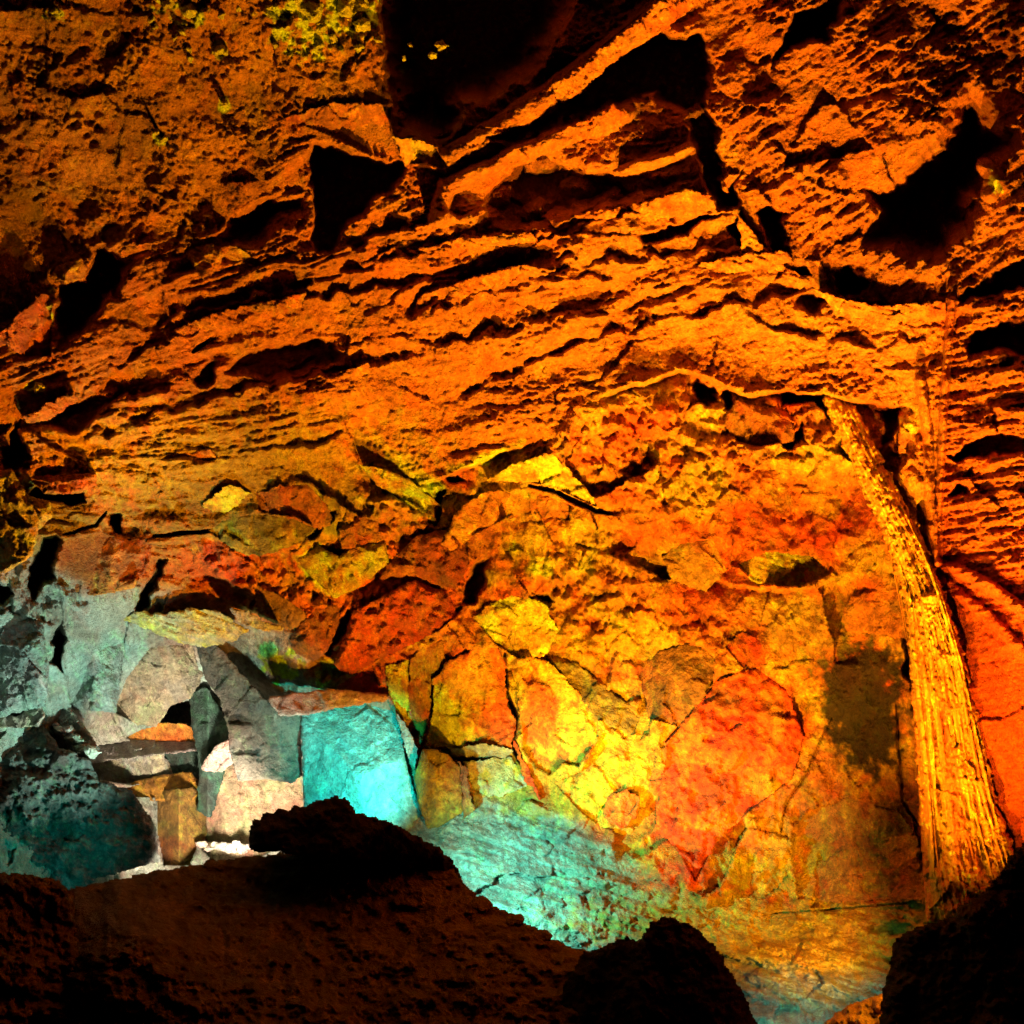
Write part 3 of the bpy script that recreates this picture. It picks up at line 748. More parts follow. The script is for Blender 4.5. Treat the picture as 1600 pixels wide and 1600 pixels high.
# --- flakes and leaves in the middle
B('rock_flake', 'rock flake', 'broad khaki leaf shaped flake over the passage roof', [(186, 968), (215, 955), (250, 958), (300, 950), (345, 956), (388, 984), (365, 1004), (310, 1012), (270, 1002), (235, 985)], ((.44, .40, .14), (.36, .34, .20), (.52, .48, .08)), abs0=12.3, planes=[(290, 985, 0, .1, .2), (290, 990, 0, .1, 1.2)], rnd=4, rel=1.2, mat=2, wob=.75, rim=.18, streaky=1)
B('rock_flake', 'rock flake', 'small grey leaf flake right of the khaki one', [(358, 951), (386, 954), (410, 970), (446, 981), (440, 986), (408, 986), (376, 974)], P_GREY, abs0=12.1, rnd=4, rel=.6, mat=2, wob=.75, rim=.18)
B('rock_flake', 'rock flake', 'dark olive leaf shaped slab in the middle left', [(322, 830), (345, 812), (398, 800), (460, 808), (498, 824), (472, 848), (422, 866), (382, 868), (350, 850)], P_OLIVE, proud=0.23, tilt=(0, -.5), rnd=4, rel=.8, mat=2, wob=.75, rim=.18)
B('rock_flake', 'rock flake', 'small yellow flake above the olive slab', [(312, 792), (334, 772), (356, 756), (392, 770), (376, 786), (352, 804)], P_YELLOW, proud=0.21, tilt=(.3, .3), rnd=4, rel=.8, mat=2, wob=.75, rim=.18, streaky=1)
B('rock_dome', 'rock', 'smooth rust brown dome behind the olive slab', [(398, 772), (440, 758), (482, 754), (514, 788), (522, 820), (498, 828), (460, 810), (402, 802)], ((.32, .11, .016), (.26, .10, .016), (.38, .15, .02)), proud=0.18, rnd=10, rel=.7, mat=2, wob=.75, rim=.18)
B('crystal_rock', 'boulder', 'spiky bright yellow crusted boulder right of the olive slab', [(462, 872), (500, 852), (530, 870), (560, 850), (602, 848), (608, 880), (562, 917), (522, 936), (486, 903)], P_YELLOW, proud=0.25, rnd=13, rel=2.0, gran=1, mat=6)
B('rock_lump', 'rock', 'round rough orange lump sitting on the yellow boulder', [(528, 826), (560, 806), (590, 812), (600, 846), (560, 862), (532, 858)], P_ORANGE, proud=0.25, rnd=9, rel=1.8, gran=1, mat=6)
B('rock_flake', 'rock flake', 'streaked sulphur yellow flake under the layered ceiling', [(562, 726), (600, 732), (640, 748), (690, 790), (672, 806), (620, 776), (588, 758)], P_YELLOW, proud=0.19, tilt=(.2, .3), rnd=4, rel=1.4, mat=6, streaky=1)
B('boulder', 'boulder', 'dark brown pitted boulder above the small grey flake', [(392, 912), (440, 930), (480, 955), (486, 985), (450, 985), (405, 962)], ((.22, .11, .015), (.3, .15, .02), (.16, .09, .015)), proud=0.21, rnd=8, rel=1.0, mat=2, wob=.75, rim=.18)
B('rock_block', 'rock block', 'rough orange block hanging left of the black cleft', [(450, 1000), (492, 948), (540, 945), (528, 980), (508, 1024), (490, 1032), (462, 1022)], P_RUSTY, proud=0.21, rnd=7, rel=2.2, gran=1, mat=6)
B('rock_facet', 'rock', 'smooth vivid red face right above the cyan block', [(513, 1086), (545, 1060), (582, 1034), (602, 1088), (560, 1091)], P_RED, proud=0.23, rnd=4, rel=.6, mat=2, wob=.75, rim=.18)
B('rubble_mass', 'rock mass', 'coarse red rubble mass left of the black cleft hole', [(520, 1040), (552, 955), (600, 930), (645, 905), (700, 925), (716, 962), (690, 985), (640, 1010), (596, 1030), (548, 1056)], P_RED, proud=0.23, rnd=10, rel=2.4, gran=1.6, mat=6)
B('rubble_mass', 'rock mass', 'dark red granular hump below the orange lump', [(590, 905), (615, 870), (650, 838), (700, 825), (732, 842), (735, 880), (712, 920), (690, 918), (645, 900)], ((.40, .09, .01), (.46, .14, .012), (.28, .07, .01)), proud=0.25, rnd=14, rel=2.4, gran=1.6, mat=6)

# --- the back wall
B('rock_block', 'rock block', 'large orange block with a yellow green left side above the grey green quad', [(676, 1062), (702, 1032), (742, 1012), (782, 1008), (792, 1040), (791, 1090), (806, 1130), (800, 1172), (760, 1160), (720, 1172), (664, 1166), (678, 1105)], P_ORANGE, proud=0.23, tilt=(.12, 0), rnd=5, rel=.9, mat=2, wob=.75, rim=.18, stains=[(690, 1130, 50, 70, (.48, .62, .03)), (785, 1090, 36, 100, (.55, .12, .012)), (740, 1060, 40, 50, (.56, .36, .03))])  # yellow green left side: cyan light spill put into the colour
B('flat_rock', 'rock slab', 'grey green underside slab below the large orange block', [(662, 1166), (700, 1172), (758, 1160), (802, 1173), (790, 1186), (722, 1188), (700, 1184)], ((.40, .42, .22), (.36, .40, .26), (.46, .44, .16)), proud=0.18, planes=[(730, 1175, 0, 0, 1.8)], rnd=4, rel=.6, mat=2, wob=.75, rim=.18)
B('rock_block', 'rock block', 'narrow ochre block wedged left of the large orange block', [(640, 1030), (662, 1006), (692, 998), (696, 1028), (674, 1060), (674, 1110), (660, 1164), (644, 1130), (638, 1075)], ((.40, .22, .02), (.34, .20, .02), (.48, .17, .016)), proud=0.17, rnd=4, rel=1.0, mat=2, wob=.75, rim=.18)
B('rock_block', 'rock block', 'yellow orange block between red facet and narrow ochre block', [(602, 1042), (638, 1030), (638, 1076), (644, 1132), (622, 1118), (608, 1092)], P_YELLOW, proud=0.15, rnd=4, rel=.9, mat=2, wob=.75, rim=.18)
B('flat_rock', 'rock slab', 'thin grey plate against the right side of the cyan block', [(618, 1112), (640, 1140), (652, 1170), (650, 1205), (634, 1180)], P_GREY, abs0=13.0, rnd=4, rel=.6, mat=2, wob=.75, rim=.18)
B('rock_block', 'rock block', 'tall golden orange block right of the long upright crack', [(800, 1042), (830, 1030), (856, 1030), (905, 1082), (934, 1120), (936, 1150), (905, 1200), (880, 1196), (860, 1216), (836, 1202), (812, 1172), (812, 1110)], ((.56, .38, .022), (.57, .55, .03), (.54, .18, .014)), proud=0.21, tilt=(-.08, .05), rnd=7, rel=1.3, mat=2, wob=.75, rim=.18, stains=[(840, 1120, 40, 70, (.55, .15, .013)), (880, 1060, 30, 30, (.6, .48, .03))])
B('rock_quad', 'rock block', 'pale green yellow block under the large orange one', [(722, 1190), (760, 1186), (800, 1182), (826, 1228), (792, 1242), (762, 1246), (736, 1230)], ((.42, .46, .18), (.40, .46, .30), (.52, .50, .05)), proud=0.13, rnd=4, rel=.9, mat=2, wob=.75, rim=.18)
B('rock_sliver', 'rock', 'thin red sliver hanging at the foot of the long crack', [(800, 1150), (814, 1180), (826, 1198), (848, 1262), (832, 1228), (818, 1222)], P_RED, proud=0.25, rnd=4, rel=.4, mat=2, wob=.75, rim=.18)
B('boulder', 'boulder', 'smooth olive brown boulder right of the cyan block', [(647, 1212), (660, 1172), (682, 1170), (702, 1180), (722, 1202), (724, 1268), (692, 1290), (668, 1296), (652, 1252)], P_OLIVE, abs0=12.4, planes=[(685, 1230, 0, .4, 0), (685, 1230, 0, -.6, -.1)], rnd=9, rel=.6, mat=2, wob=.25)
B('boulder', 'boulder', 'small chocolate boulder touching the olive one', [(716, 1190), (730, 1200), (734, 1236), (743, 1266), (722, 1282), (722, 1240)], ((.20, .10, .03), (.15, .08, .03), (.26, .12, .03)), abs0=12.5, rnd=4, rel=.8, mat=2, wob=.75, rim=.18)
B('rock_dome', 'boulder', 'bulging yellow block above the long crack', [(738, 966), (760, 946), (800, 928), (850, 940), (873, 985), (852, 1026), (810, 1032), (772, 1008)], P_YELLOW, proud=0.23, rnd=15, rel=1.5, mat=2, wob=.75, rim=.18, stains=[(830, 1000, 40, 24, (.46, .28, .02))])
B('flat_rock', 'rock slab', 'fanned orange slab left of the arched crack', [(688, 852), (716, 796), (758, 768), (828, 762), (834, 806), (790, 812), (738, 838), (712, 862)], ((.50, .19, .02), (.42, .18, .02), (.55, .30, .02)), proud=0.17, tilt=(.2, -.1), rnd=4, rel=.7, mat=2, wob=.75, rim=.18, streaky=1)
B('flat_rock', 'rock slab', 'flat brown slab tucked under the arched crack', [(838, 772), (870, 778), (895, 788), (892, 816), (836, 806)], ((.36, .17, .02), (.42, .2, .02), (.3, .14, .02)), proud=0.15, rnd=4, rel=.5, mat=2, wob=.75, rim=.18)
B('rock_flake', 'rock flake', 'curved golden flake lying over the arched crack', [(758, 750), (800, 725), (862, 706), (900, 745), (945, 800), (905, 782), (868, 764), (828, 755)], ((.55, .38, .022), (.56, .55, .03), (.5, .22, .02)), proud=0.25, tilt=(0, .3), rnd=4, rel=1.0, mat=2, wob=.5, rim=.18, streaky=1)
B('flat_rock', 'rock slab', 'smooth curved olive slab above the tall golden block', [(862, 1034), (900, 1034), (930, 1060), (962, 1086), (1002, 1120), (992, 1152), (932, 1124), (905, 1084)], P_OLIVE, proud=0.17, tilt=(.2, -.4), rnd=7, rel=.6, mat=2, wob=.75, rim=.18, streaky=1)
B('boulder', 'boulder', 'dark brown boulder next to the curved olive slab', [(998, 1042), (1030, 1018), (1070, 1006), (1122, 1010), (1116, 1070), (1062, 1138), (1012, 1124)], ((.22, .11, .015), (.30, .15, .018), (.13, .075, .013)), proud=0.17, rnd=15, rel=1.3, mat=2, wob=.75, rim=.18)
B('rock_block', 'rock block', 'large vivid red triangular block in the back wall', [(1042, 1160), (1080, 1110), (1122, 1062), (1180, 1040), (1230, 1074), (1256, 1150), (1240, 1218), (1182, 1262), (1122, 1312), (1086, 1385), (1054, 1322), (1020, 1300)], P_RED, proud=0.21, tilt=(-.05, .02), rnd=9, rel=3.2, fac=1.5, mat=2, wob=.75, rim=.18, stains=[(1120, 1240, 30, 30, (.3, .07, .01)), (1080, 1160, 30, 50, (.50, .17, .01)), (1205, 1120, 26, 60, (.52, .20, .012)), (1150, 1290, 60, 20, (.52, .26, .012)), (1130, 1090, 26, 20, (.30, .10, .01)), (1190, 1230, 30, 24, (.5, .3, .015))])
B('rock_block', 'rock block', 'flat rounded brown block beside the flowstone', [(1314, 962), (1330, 932), (1370, 922), (1402, 922), (1420, 960), (1420, 1000), (1372, 992), (1322, 986)], ((.36, .13, .015), (.30, .12, .015), (.44, .17, .02)), proud=0.21, rnd=6, rel=.7, mat=2, wob=.75, rim=.18)
B('boulder', 'boulder', 'round brown boulder set in the upper back wall', [(1034, 870), (1062, 846), (1116, 840), (1138, 890), (1104, 926), (1052, 908)], ((.34, .19, .02), (.26, .15, .02), (.44, .24, .02)), proud=0.17, rnd=13, rel=.9, mat=2, wob=.75, rim=.18)
B('rock_bulge', 'boulder', 'yellow flecked bulging rock below the upper right wall', [(1146, 882), (1200, 858), (1270, 866), (1302, 898), (1252, 920), (1182, 916)], P_YELLOW, proud=.10, tilt=(0, .03), rnd=12, rel=2.0, mat=6, wob=1.2, rim=.4, streaky=1)
B('flat_rock', 'rock slab', 'flat orange slab left of the foot of the flowstone', [(1232, 1300), (1262, 1262), (1330, 1246), (1400, 1262), (1436, 1310), (1444, 1404), (1340, 1412), (1244, 1408)], ((.50, .23, .02), (.46, .19, .02), (.48, .30, .025)), proud=0.10, rnd=6, rel=1.0, mat=2, wob=.75, rim=.18)
B('rock_block', 'rock block', 'golden knobbly block above the pale floor right of the tall block', [(862, 1222), (905, 1204), (940, 1140), (990, 1160), (1030, 1180), (1010, 1260), (985, 1310), (940, 1295), (905, 1270)], ((.57, .46, .025), (.55, .28, .02), (.57, .66, .03)), proud=0.15, rnd=8, rel=2.0, mat=2, wob=.75, rim=.18)
B('rock_disc', 'rock', 'round flat orange rock at the foot of the golden knobbly block', [(948, 1245), (975, 1232), (998, 1244), (1000, 1272), (976, 1294), (950, 1288), (942, 1266)], ((.52, .16, .014), (.5, .2, .02), (.55, .13, .012)), proud=0.26, rnd=4, rel=.7, mat=2, wob=.75, rim=.18)
B('boulder', 'boulder', 'red knob at the foot of the clinker under the overhang', [(1130, 1010), (1160, 985), (1190, 1000), (1200, 1040), (1160, 1046)], P_RED, proud=0.17, rnd=6, rel=1.6, mat=6)
B('flat_rock', 'rock slab', 'folded rust red slab at the left edge below the dark ceiling', [(-60, 520), (0, 520), (30, 488), (70, 455), (82, 470), (82, 560), (40, 560), (10, 540), (-60, 540)], ((.44, .10, .012), (.46, .14, .014), (.38, .09, .012)), proud=0.21, planes=[(40, 510, 0, .15, .3), (62, 500, 0, 1.0, .2)], rnd=4, rel=.6, mat=2, wob=.75, rim=.18)
B('rock_lump', 'rock', 'smooth rounded orange knob at the corner of the dark ceiling', [(75, 432), (95, 412), (128, 405), (136, 420), (130, 438), (95, 442)], ((.50, .22, .02), (.54, .3, .02), (.4, .15, .02)), proud=0.10, rnd=4, rel=.6, mat=2, wob=.75, rim=.18)
B('flat_rock', 'rock slab', 'smooth folded orange corner slab hanging under the black void', [(615, 214), (650, 218), (680, 226), (704, 262), (690, 268), (664, 258), (632, 258)], ((.52, .26, .02), (.48, .2, .018), (.56, .34, .025)), proud=0.32, planes=[(660, 216, 0, .3, .8), (690, 236, .16, 1.6, .6)], rnd=4, rel=.4, mat=2, wob=.75, rim=.18)
B('flat_rock', 'rock slab', 'smooth brown slab face hanging left of the folded orange corner', [(440, 185), (520, 160), (612, 162), (616, 214), (630, 254), (580, 246), (520, 216)], ((.30, .10, .014), (.36, .13, .016), (.24, .085, .012)), proud=0.12, planes=[(560, 165, 0, .05, .35), (560, 222, .2, .05, 1.4)], rnd=4, rel=.6, mat=2, wob=.75, rim=.18)
B('flat_rock', 'rock slab', 'smooth brown slab partly in shadow left of the black hollow', [(318, 300), (345, 285), (420, 280), (470, 262), (478, 300), (440, 300), (372, 322), (340, 366), (330, 340)], ((.30, .11, .016), (.34, .13, .018), (.26, .09, .014)), proud=0.08, rnd=4, rel=.5, mat=2, wob=.75, rim=.18)
B('rock_flake', 'rock flake', 'curled golden flake at the edge of the dark ceiling', [(282, 388), (330, 380), (380, 390), (415, 412), (395, 416), (350, 402), (332, 424), (318, 440), (300, 415)], ((.46, .24, .022), (.4, .18, .02), (.5, .28, .02)), proud=0.23, rnd=4, rel=.7, mat=2, wob=.75, rim=.18, streaky=1)
B('boulder', 'boulder', 'rounded brown boulder below the overhang with black gaps round it', [(1130, 660), (1150, 625), (1205, 640), (1245, 660), (1240, 690), (1190, 700), (1150, 690)], P_RUSTY, proud=0.08, rnd=12, rel=1.8, gran=1, mat=6)

# --- in front, unlit
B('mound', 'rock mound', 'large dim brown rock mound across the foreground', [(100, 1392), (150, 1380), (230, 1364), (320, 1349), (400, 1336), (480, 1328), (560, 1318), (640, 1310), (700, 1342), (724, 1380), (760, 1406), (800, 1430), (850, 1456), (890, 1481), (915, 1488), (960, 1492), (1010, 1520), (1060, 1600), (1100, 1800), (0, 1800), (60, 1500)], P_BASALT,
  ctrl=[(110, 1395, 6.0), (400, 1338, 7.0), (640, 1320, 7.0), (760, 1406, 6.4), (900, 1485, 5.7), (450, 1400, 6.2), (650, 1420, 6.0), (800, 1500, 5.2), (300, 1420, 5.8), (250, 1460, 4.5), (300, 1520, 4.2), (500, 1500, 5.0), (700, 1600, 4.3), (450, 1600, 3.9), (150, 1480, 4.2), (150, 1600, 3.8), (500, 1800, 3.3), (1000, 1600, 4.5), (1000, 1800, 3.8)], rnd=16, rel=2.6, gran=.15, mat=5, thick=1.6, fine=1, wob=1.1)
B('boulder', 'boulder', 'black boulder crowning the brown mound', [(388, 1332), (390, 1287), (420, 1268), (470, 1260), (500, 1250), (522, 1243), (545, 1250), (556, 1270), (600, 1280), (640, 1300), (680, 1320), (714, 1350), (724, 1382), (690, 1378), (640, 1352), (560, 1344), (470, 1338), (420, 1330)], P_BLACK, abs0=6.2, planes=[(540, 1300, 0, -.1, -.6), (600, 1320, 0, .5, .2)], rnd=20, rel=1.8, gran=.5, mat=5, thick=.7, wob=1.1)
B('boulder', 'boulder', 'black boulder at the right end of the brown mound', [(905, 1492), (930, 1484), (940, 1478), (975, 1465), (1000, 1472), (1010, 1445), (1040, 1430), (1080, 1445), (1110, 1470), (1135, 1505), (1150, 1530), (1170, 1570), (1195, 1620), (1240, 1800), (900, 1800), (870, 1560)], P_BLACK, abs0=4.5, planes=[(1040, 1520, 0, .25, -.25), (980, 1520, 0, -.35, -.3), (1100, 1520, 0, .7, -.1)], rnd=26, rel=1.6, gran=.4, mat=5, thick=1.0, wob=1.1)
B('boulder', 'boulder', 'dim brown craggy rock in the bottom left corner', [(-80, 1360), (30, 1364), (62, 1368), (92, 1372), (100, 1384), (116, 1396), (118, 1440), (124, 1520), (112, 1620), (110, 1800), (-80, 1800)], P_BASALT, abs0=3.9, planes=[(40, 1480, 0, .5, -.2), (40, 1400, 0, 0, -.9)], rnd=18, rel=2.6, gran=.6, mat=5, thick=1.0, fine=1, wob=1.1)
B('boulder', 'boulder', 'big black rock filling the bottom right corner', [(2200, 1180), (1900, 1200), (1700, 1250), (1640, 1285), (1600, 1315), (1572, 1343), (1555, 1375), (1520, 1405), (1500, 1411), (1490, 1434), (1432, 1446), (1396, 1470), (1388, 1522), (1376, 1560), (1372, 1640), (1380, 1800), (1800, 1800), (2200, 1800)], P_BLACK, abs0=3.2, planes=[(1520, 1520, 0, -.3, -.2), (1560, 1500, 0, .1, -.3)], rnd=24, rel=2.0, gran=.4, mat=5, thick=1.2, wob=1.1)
B('gravel_heap', 'gravel heap', 'bright orange rubble heap at the bottom edge beside the black corner rock', [(1270, 1612), (1300, 1588), (1322, 1572), (1350, 1562), (1385, 1550), (1420, 1560), (1440, 1800), (1240, 1800), (1250, 1650)], ((.55, .26, .02), (.6, .36, .03), (.5, .18, .016)), ctrl=[(1280, 1605, 6.9), (1380, 1560, 6.7), (1350, 1650, 6.3), (1300, 1800, 5.6), (1430, 1800, 5.5)], rnd=14, rel=2.0, gran=1.6, mat=6, thick=.8)

for b in BLOCKS:                                     # the rock face is hollowed where a block sits in it
    if b['mat'] == 5 or b['name'] == 'gravel_heap':
        continue
    w = win(b['poly'], 6)
    s = poly_sd(XX[w], YY[w], b['poly'])
    OFF[w] = np.where(s > 3, np.minimum(OFF[w], -.02), OFF[w])
    if b.get('abs0', 0) > 13.5:                      # the passage lies open behind its blocks
        OFF[w] = np.where(s > 0, np.minimum(OFF[w], DEP[w] - b['abs0'] - .7), OFF[w])

# ------------------------------------------------------------------ the cave as separate stretches of rock
PTS = at(XX, YY, np.maximum(DEP - OFF, 2.5))
LAB = np.argmax(np.stack([wC, wM, wK, wS, wB, wF, wP]), 0)
FLAB = LAB[:-1, :-1]
IDX = np.arange(XX.size, dtype=np.int64).reshape(XX.shape)
Q = np.stack([IDX[:-1, :-1], IDX[1:, :-1], IDX[1:, 1:], IDX[:-1, 1:]], -1)
PV = PTS.reshape(-1, 3); CV = COL.reshape(-1, 3)
for k, (nm, lab, mat) in enumerate([
    ('rock_ceiling', 'dark pitted brown lava ceiling with yellow crystal patches', M_CLINKER),
    ('layered_rock_ceiling', 'orange layered lava ceiling of overlapping sheets with black recesses', M_LAYER),
    ('clinker_rock_ceiling', 'rough orange clinker ceiling full of black hollows', M_CLINKER),
    ('side_rock_wall', 'red orange striated rock wall beyond the yellow flowstone', M_LAYER),
    ('rock_wall', 'stained orange, red and yellow back wall of the chamber', M_SMOOTH),
    ('cave_floor', 'layered rock floor sloping down, teal turning yellow', M_SMOOTH),
    ('passage_wall', 'grey green rock around the mouth of the passage', M_LAYER),
]):
    f = Q[FLAB == k]
    used, inv = np.unique(f.ravel(), return_inverse=True)
    o = mesh_object(nm, PV[used], inv.reshape(-1, 4), None, CV[used], mat)
    tag(o, lab, None, None, 'structure')
# ------------------------------------------------------------------ building the blocks
MATS = {1: M_LAYER, 2: M_BLOCK, 5: M_DARK, 6: M_CRUST}


def build(b, k, parent=None, fdep=None, frel=None, fcol=None):
    poly = np.asarray(b['poly'], float)
    if b['mat'] == 5 or b['name'] == 'gravel_heap':
        poly = chaikin(poly, 1)
    x0, y0 = poly.min(0); x1, y1 = poly.max(0)
    size = max(x1 - x0, y1 - y0)
    st = b.get('step', 1.1 if size < 60 else 1.5 if size < 140 else 1.9 if size < 320 else 2.6)
    gx = np.arange(x0 - 4 * st - 10, x1 + 4 * st + 10, st); gy = np.arange(y0 - 4 * st - 10, y1 + 4 * st + 10, st)
    X, Y = np.meshgrid(gx, gy); X = X.astype(np.float32); Y = Y.astype(np.float32)
    sd0 = k * 3 + 200
    wob = b.get('wob', .35)
    wx = fbm(X / 38, Y / 38, 4, 11) * 13 * wob; wy = fbm(X / 38, Y / 38, 4, 12) * 13 * wob
    sd = poly_sd(X, Y, poly) + b.get('grow', 0) + fbm(X / 14, Y / 14, 4, sd0, .6) * (2.0 + 6 * wob)
    gyy, gxx = np.gradient(sd, st)
    gl = np.sqrt(gxx ** 2 + gyy ** 2) + 1e-6
    keep = sd > -.6 * st
    snap = (sd < .25 * st) & keep
    mv = np.clip(np.where(snap, -sd, 0) / np.maximum(gl, .5), -st, st)
    X = X + mv * gxx / gl; Y = Y + mv * gyy / gl
    sd = np.where(snap, 0, sd)
    cu, cv = poly.mean(0)
    if fdep is not None:
        D = fdep(X, Y)
    elif 'ctrl' in b and 'planes' not in b:
        D = tps(b['ctrl'])(X, Y)
    else:
        if 'abs0' in b:
            D = np.full(X.shape, b['abs0'], np.float32)
        else:
            D = BASE(X, Y) - b['proud']
        if 'planes' in b:
            D = D + np.max([d + gx_ * (X - u0) / 100 + gy_ * (Y - v0) / 100 for u0, v0, d, gx_, gy_ in b['planes']], 0)
        else:
            rp = np.random.RandomState(k + 50)                  # a few broken faces
            fs_ = [(0, 0, rp.uniform(-.02, .02))] + [(rp.uniform(-.45, .45), rp.uniform(-.35, .35), rp.uniform(-.10, -.01) * size / 100) for _ in range(5)]
            D = D + np.max([o_ + a_ * (X - cu) / 100 + b_ * (Y - cv) / 100 for a_, b_, o_ in fs_], 0)
        D = D + b.get('tilt', (0, 0))[0] * (X - cu) / 100 + b.get('tilt', (0, 0))[1] * (Y - cv) / 100
    pm = float(np.median(D)) * TAN / 800                       # metres per photo pixel
    r = b.get('rnd', 8)
    e = np.clip(sd / r, 0, 1)
    D = D + r * pm * b.get('rim', .55) * (1 - np.sqrt(1 - (1 - e) ** 2))      # rounded towards the rim
    rel = b.get('rel', 1.0) * .024
    n = fbm(X / 60, Y / 60, 3, sd0 + 1) * 2.2 + fbm(X / 24, Y / 24, 4, sd0 + 2, .55, True) * .9 + fbm(X / 7, Y / 7, 3, sd0 + 3, .65) * .5
    if b.get('streaky'):
        n = n * .6 + fbm((X + Y * .35) / 60, (Y - X * .35) / 7, 4, sd0 + 4, .6) * 1.6
    if b.get('fine'):
        n = n + fbm(X / 110, Y / 50, 5, sd0 + 6, .62) * 2.5
    if b['mat'] != 5 and size > 40:                             # broken faces inside the outline
        for sc_, am in ((46, .10), (19, .035)):
            x_ = (X + wx) / sc_ + k * 3.1; y_ = (Y + wy) / sc_ + k * 1.7
            xi = np.floor(x_).astype(np.int32); yi = np.floor(y_).astype(np.int32)
            best = np.full(X.shape, 9, np.float32); val = np.zeros(X.shape, np.float32)
            for dx in (-1, 0, 1):
                for dy in (-1, 0, 1):
                    hh = _PERM[_PERM[(xi + dx) & 255] + ((yi + dy) & 255)]
                    ex = xi + dx + _RX[hh] - x_; ey = yi + dy + _RY[hh] - y_
                    dd = ex * ex + ey * ey
                    mm = dd < best
                    best = np.where(mm, dd, best)
                    val = np.where(mm, ex * _GX[hh] + ey * _GY[hh], val)
            n = n + val * am / rel * b.get('fac', .45 if b.get('abs0', 0) > 12 else .8)
    n = n * rel - np.clip(.06 - np.abs(fbm(X / 70, Y / 90, 4, sd0 + 10, .6)), 0, .06) * .5 * sstep(.0, .3, fbm(X / 80, Y / 80, 2, sd0 + 11))
    g = b.get('gran', 0)
    if g:
        a1, a2, aid = worley((X + wx) / 13, (Y + wy) / 13, k + 3)
        b1, b2, bid = worley((X + wx) / 30, (Y + wy) / 30, k + 4)
        n = n + g * (np.clip(.75 - a1, 0, 1) * .075 + np.clip(.75 - b1, 0, 1) * .13)
    if frel is not None:
        n = n + frel(X, Y)
    D = D - n * (.35 + .65 * e)
    c0, c1, c2 = b['col']
    m1 = sstep(-.2, .3, fbm(X / 45, Y / 60, 5, sd0 + 7, .6)); m2 = sstep(.02, .35, fbm(X / 32, Y / 40, 4, sd0 + 8, .6))
    if b.get('streaky'):
        m1 = sstep(-.2, .3, fbm((X + Y * .35) / 70, (Y - X * .35) / 9, 4, sd0 + 7, .6))
    col = mix(mix(c0, c1, m1), c2, m2)
    for (su, sv, ru, rv, c) in b.get('stains', ()):
        q = 1 - np.sqrt(((X - su) / ru) ** 2 + ((Y - sv) / rv) ** 2) + fbm(X / 22, Y / 22, 4, sd0 + 9, .6) * .8
        t = (sstep(-.15, .5, q) * .9)[..., None]
        col = col * (1 - t) + np.array(c, np.float32) * t
    vein = sstep(.10, .0, np.abs(fbm((X + wx) / 44, (Y + wy) / 60, 5, sd0 + 12, .62))) * sstep(-.1, .3, fbm(X / 50, Y / 50, 3, sd0 + 13))
    dirt = sstep(.16, .42, fbm(X / 26, Y / 20, 5, sd0 + 14, .65))
    col = mix(col * (1 + .45 * vein)[..., None], np.array(c2, np.float32) * .45, dirt * .45)
    if b['mat'] != 5:
        col = mottle(X, Y, col, b.get('mot', .9 if c0[2] < .1 else .55))
    if fcol is not None:
        col = fcol(X, Y, col)
    # front
    ok = keep[:-1, :-1] & keep[1:, :-1] & keep[1:, 1:] & keep[:-1, 1:]
    I = np.arange(X.size).reshape(X.shape)
    q4 = np.stack([I[:-1, :-1], I[1:, :-1], I[1:, 1:], I[:-1, 1:]], -1)[ok]
    used, inv = np.unique(q4.ravel(), return_inverse=True)
    q4 = inv.reshape(-1, 4)
    U, V, DD = X.ravel()[used], Y.ravel()[used], D.ravel()[used]
    P = at(U, V, DD); cc = col.reshape(-1, 3)[used]
    # rim, sides and back
    nv = len(P)
    ed = np.concatenate([q4[:, [0, 1]], q4[:, [1, 2]], q4[:, [2, 3]], q4[:, [3, 0]]])
    key = np.minimum(ed[:, 0], ed[:, 1]) * np.int64(nv) + np.maximum(ed[:, 0], ed[:, 1])
    _, first, cnt = np.unique(key, return_index=True, return_counts=True)
    be = ed[first[cnt == 1]]
    rim = np.unique(be)
    m = {int(v): i for i, v in enumerate(rim)}
    th = b.get('thick', max(.35, b.get('proud', .4) + .15))
    back = []
    for frac, shr in ((.45, .02), (1.0, .10)):
        ux = U[rim] + (cu - U[rim]) * shr; vy = V[rim] + (cv - V[rim]) * shr
        jit = fbm(U[rim] / 20, V[rim] / 20, 3, sd0 + 5) * .15
        back.append(at(ux, vy, DD[rim] + th * (frac + jit)))
    cen = at(np.array([cu]), np.array([cv]), np.array([float(DD[rim].mean()) + th * 1.15]))
    allP = np.concatenate([P] + back + [cen])
    nr = len(rim)
    ia = np.array([m[int(v)] for v in be[:, 0]]); ib = np.array([m[int(v)] for v in be[:, 1]])
    s1 = np.stack([be[:, 1], be[:, 0], nv + ia, nv + ib], -1)
    s2 = np.stack([nv + ib, nv + ia, nv + nr + ia, nv + nr + ib], -1)
    tri = np.stack([nv + nr + ib, nv + nr + ia, np.full(len(ia), nv + 2 * nr)], -1)
    allC = np.concatenate([cc, cc[rim], cc[rim], cc[rim][:1]])
    o = mesh_object(b['name'], allP, np.concatenate([q4, s1, s2]), tri, allC, b.get('material') or MATS[b['mat']], parent)
    if parent is None:
        tag(o, b['label'], b['cat'], b.get('group'))
    return o


BUILT = [build(b, k) for k, b in enumerate(BLOCKS)]

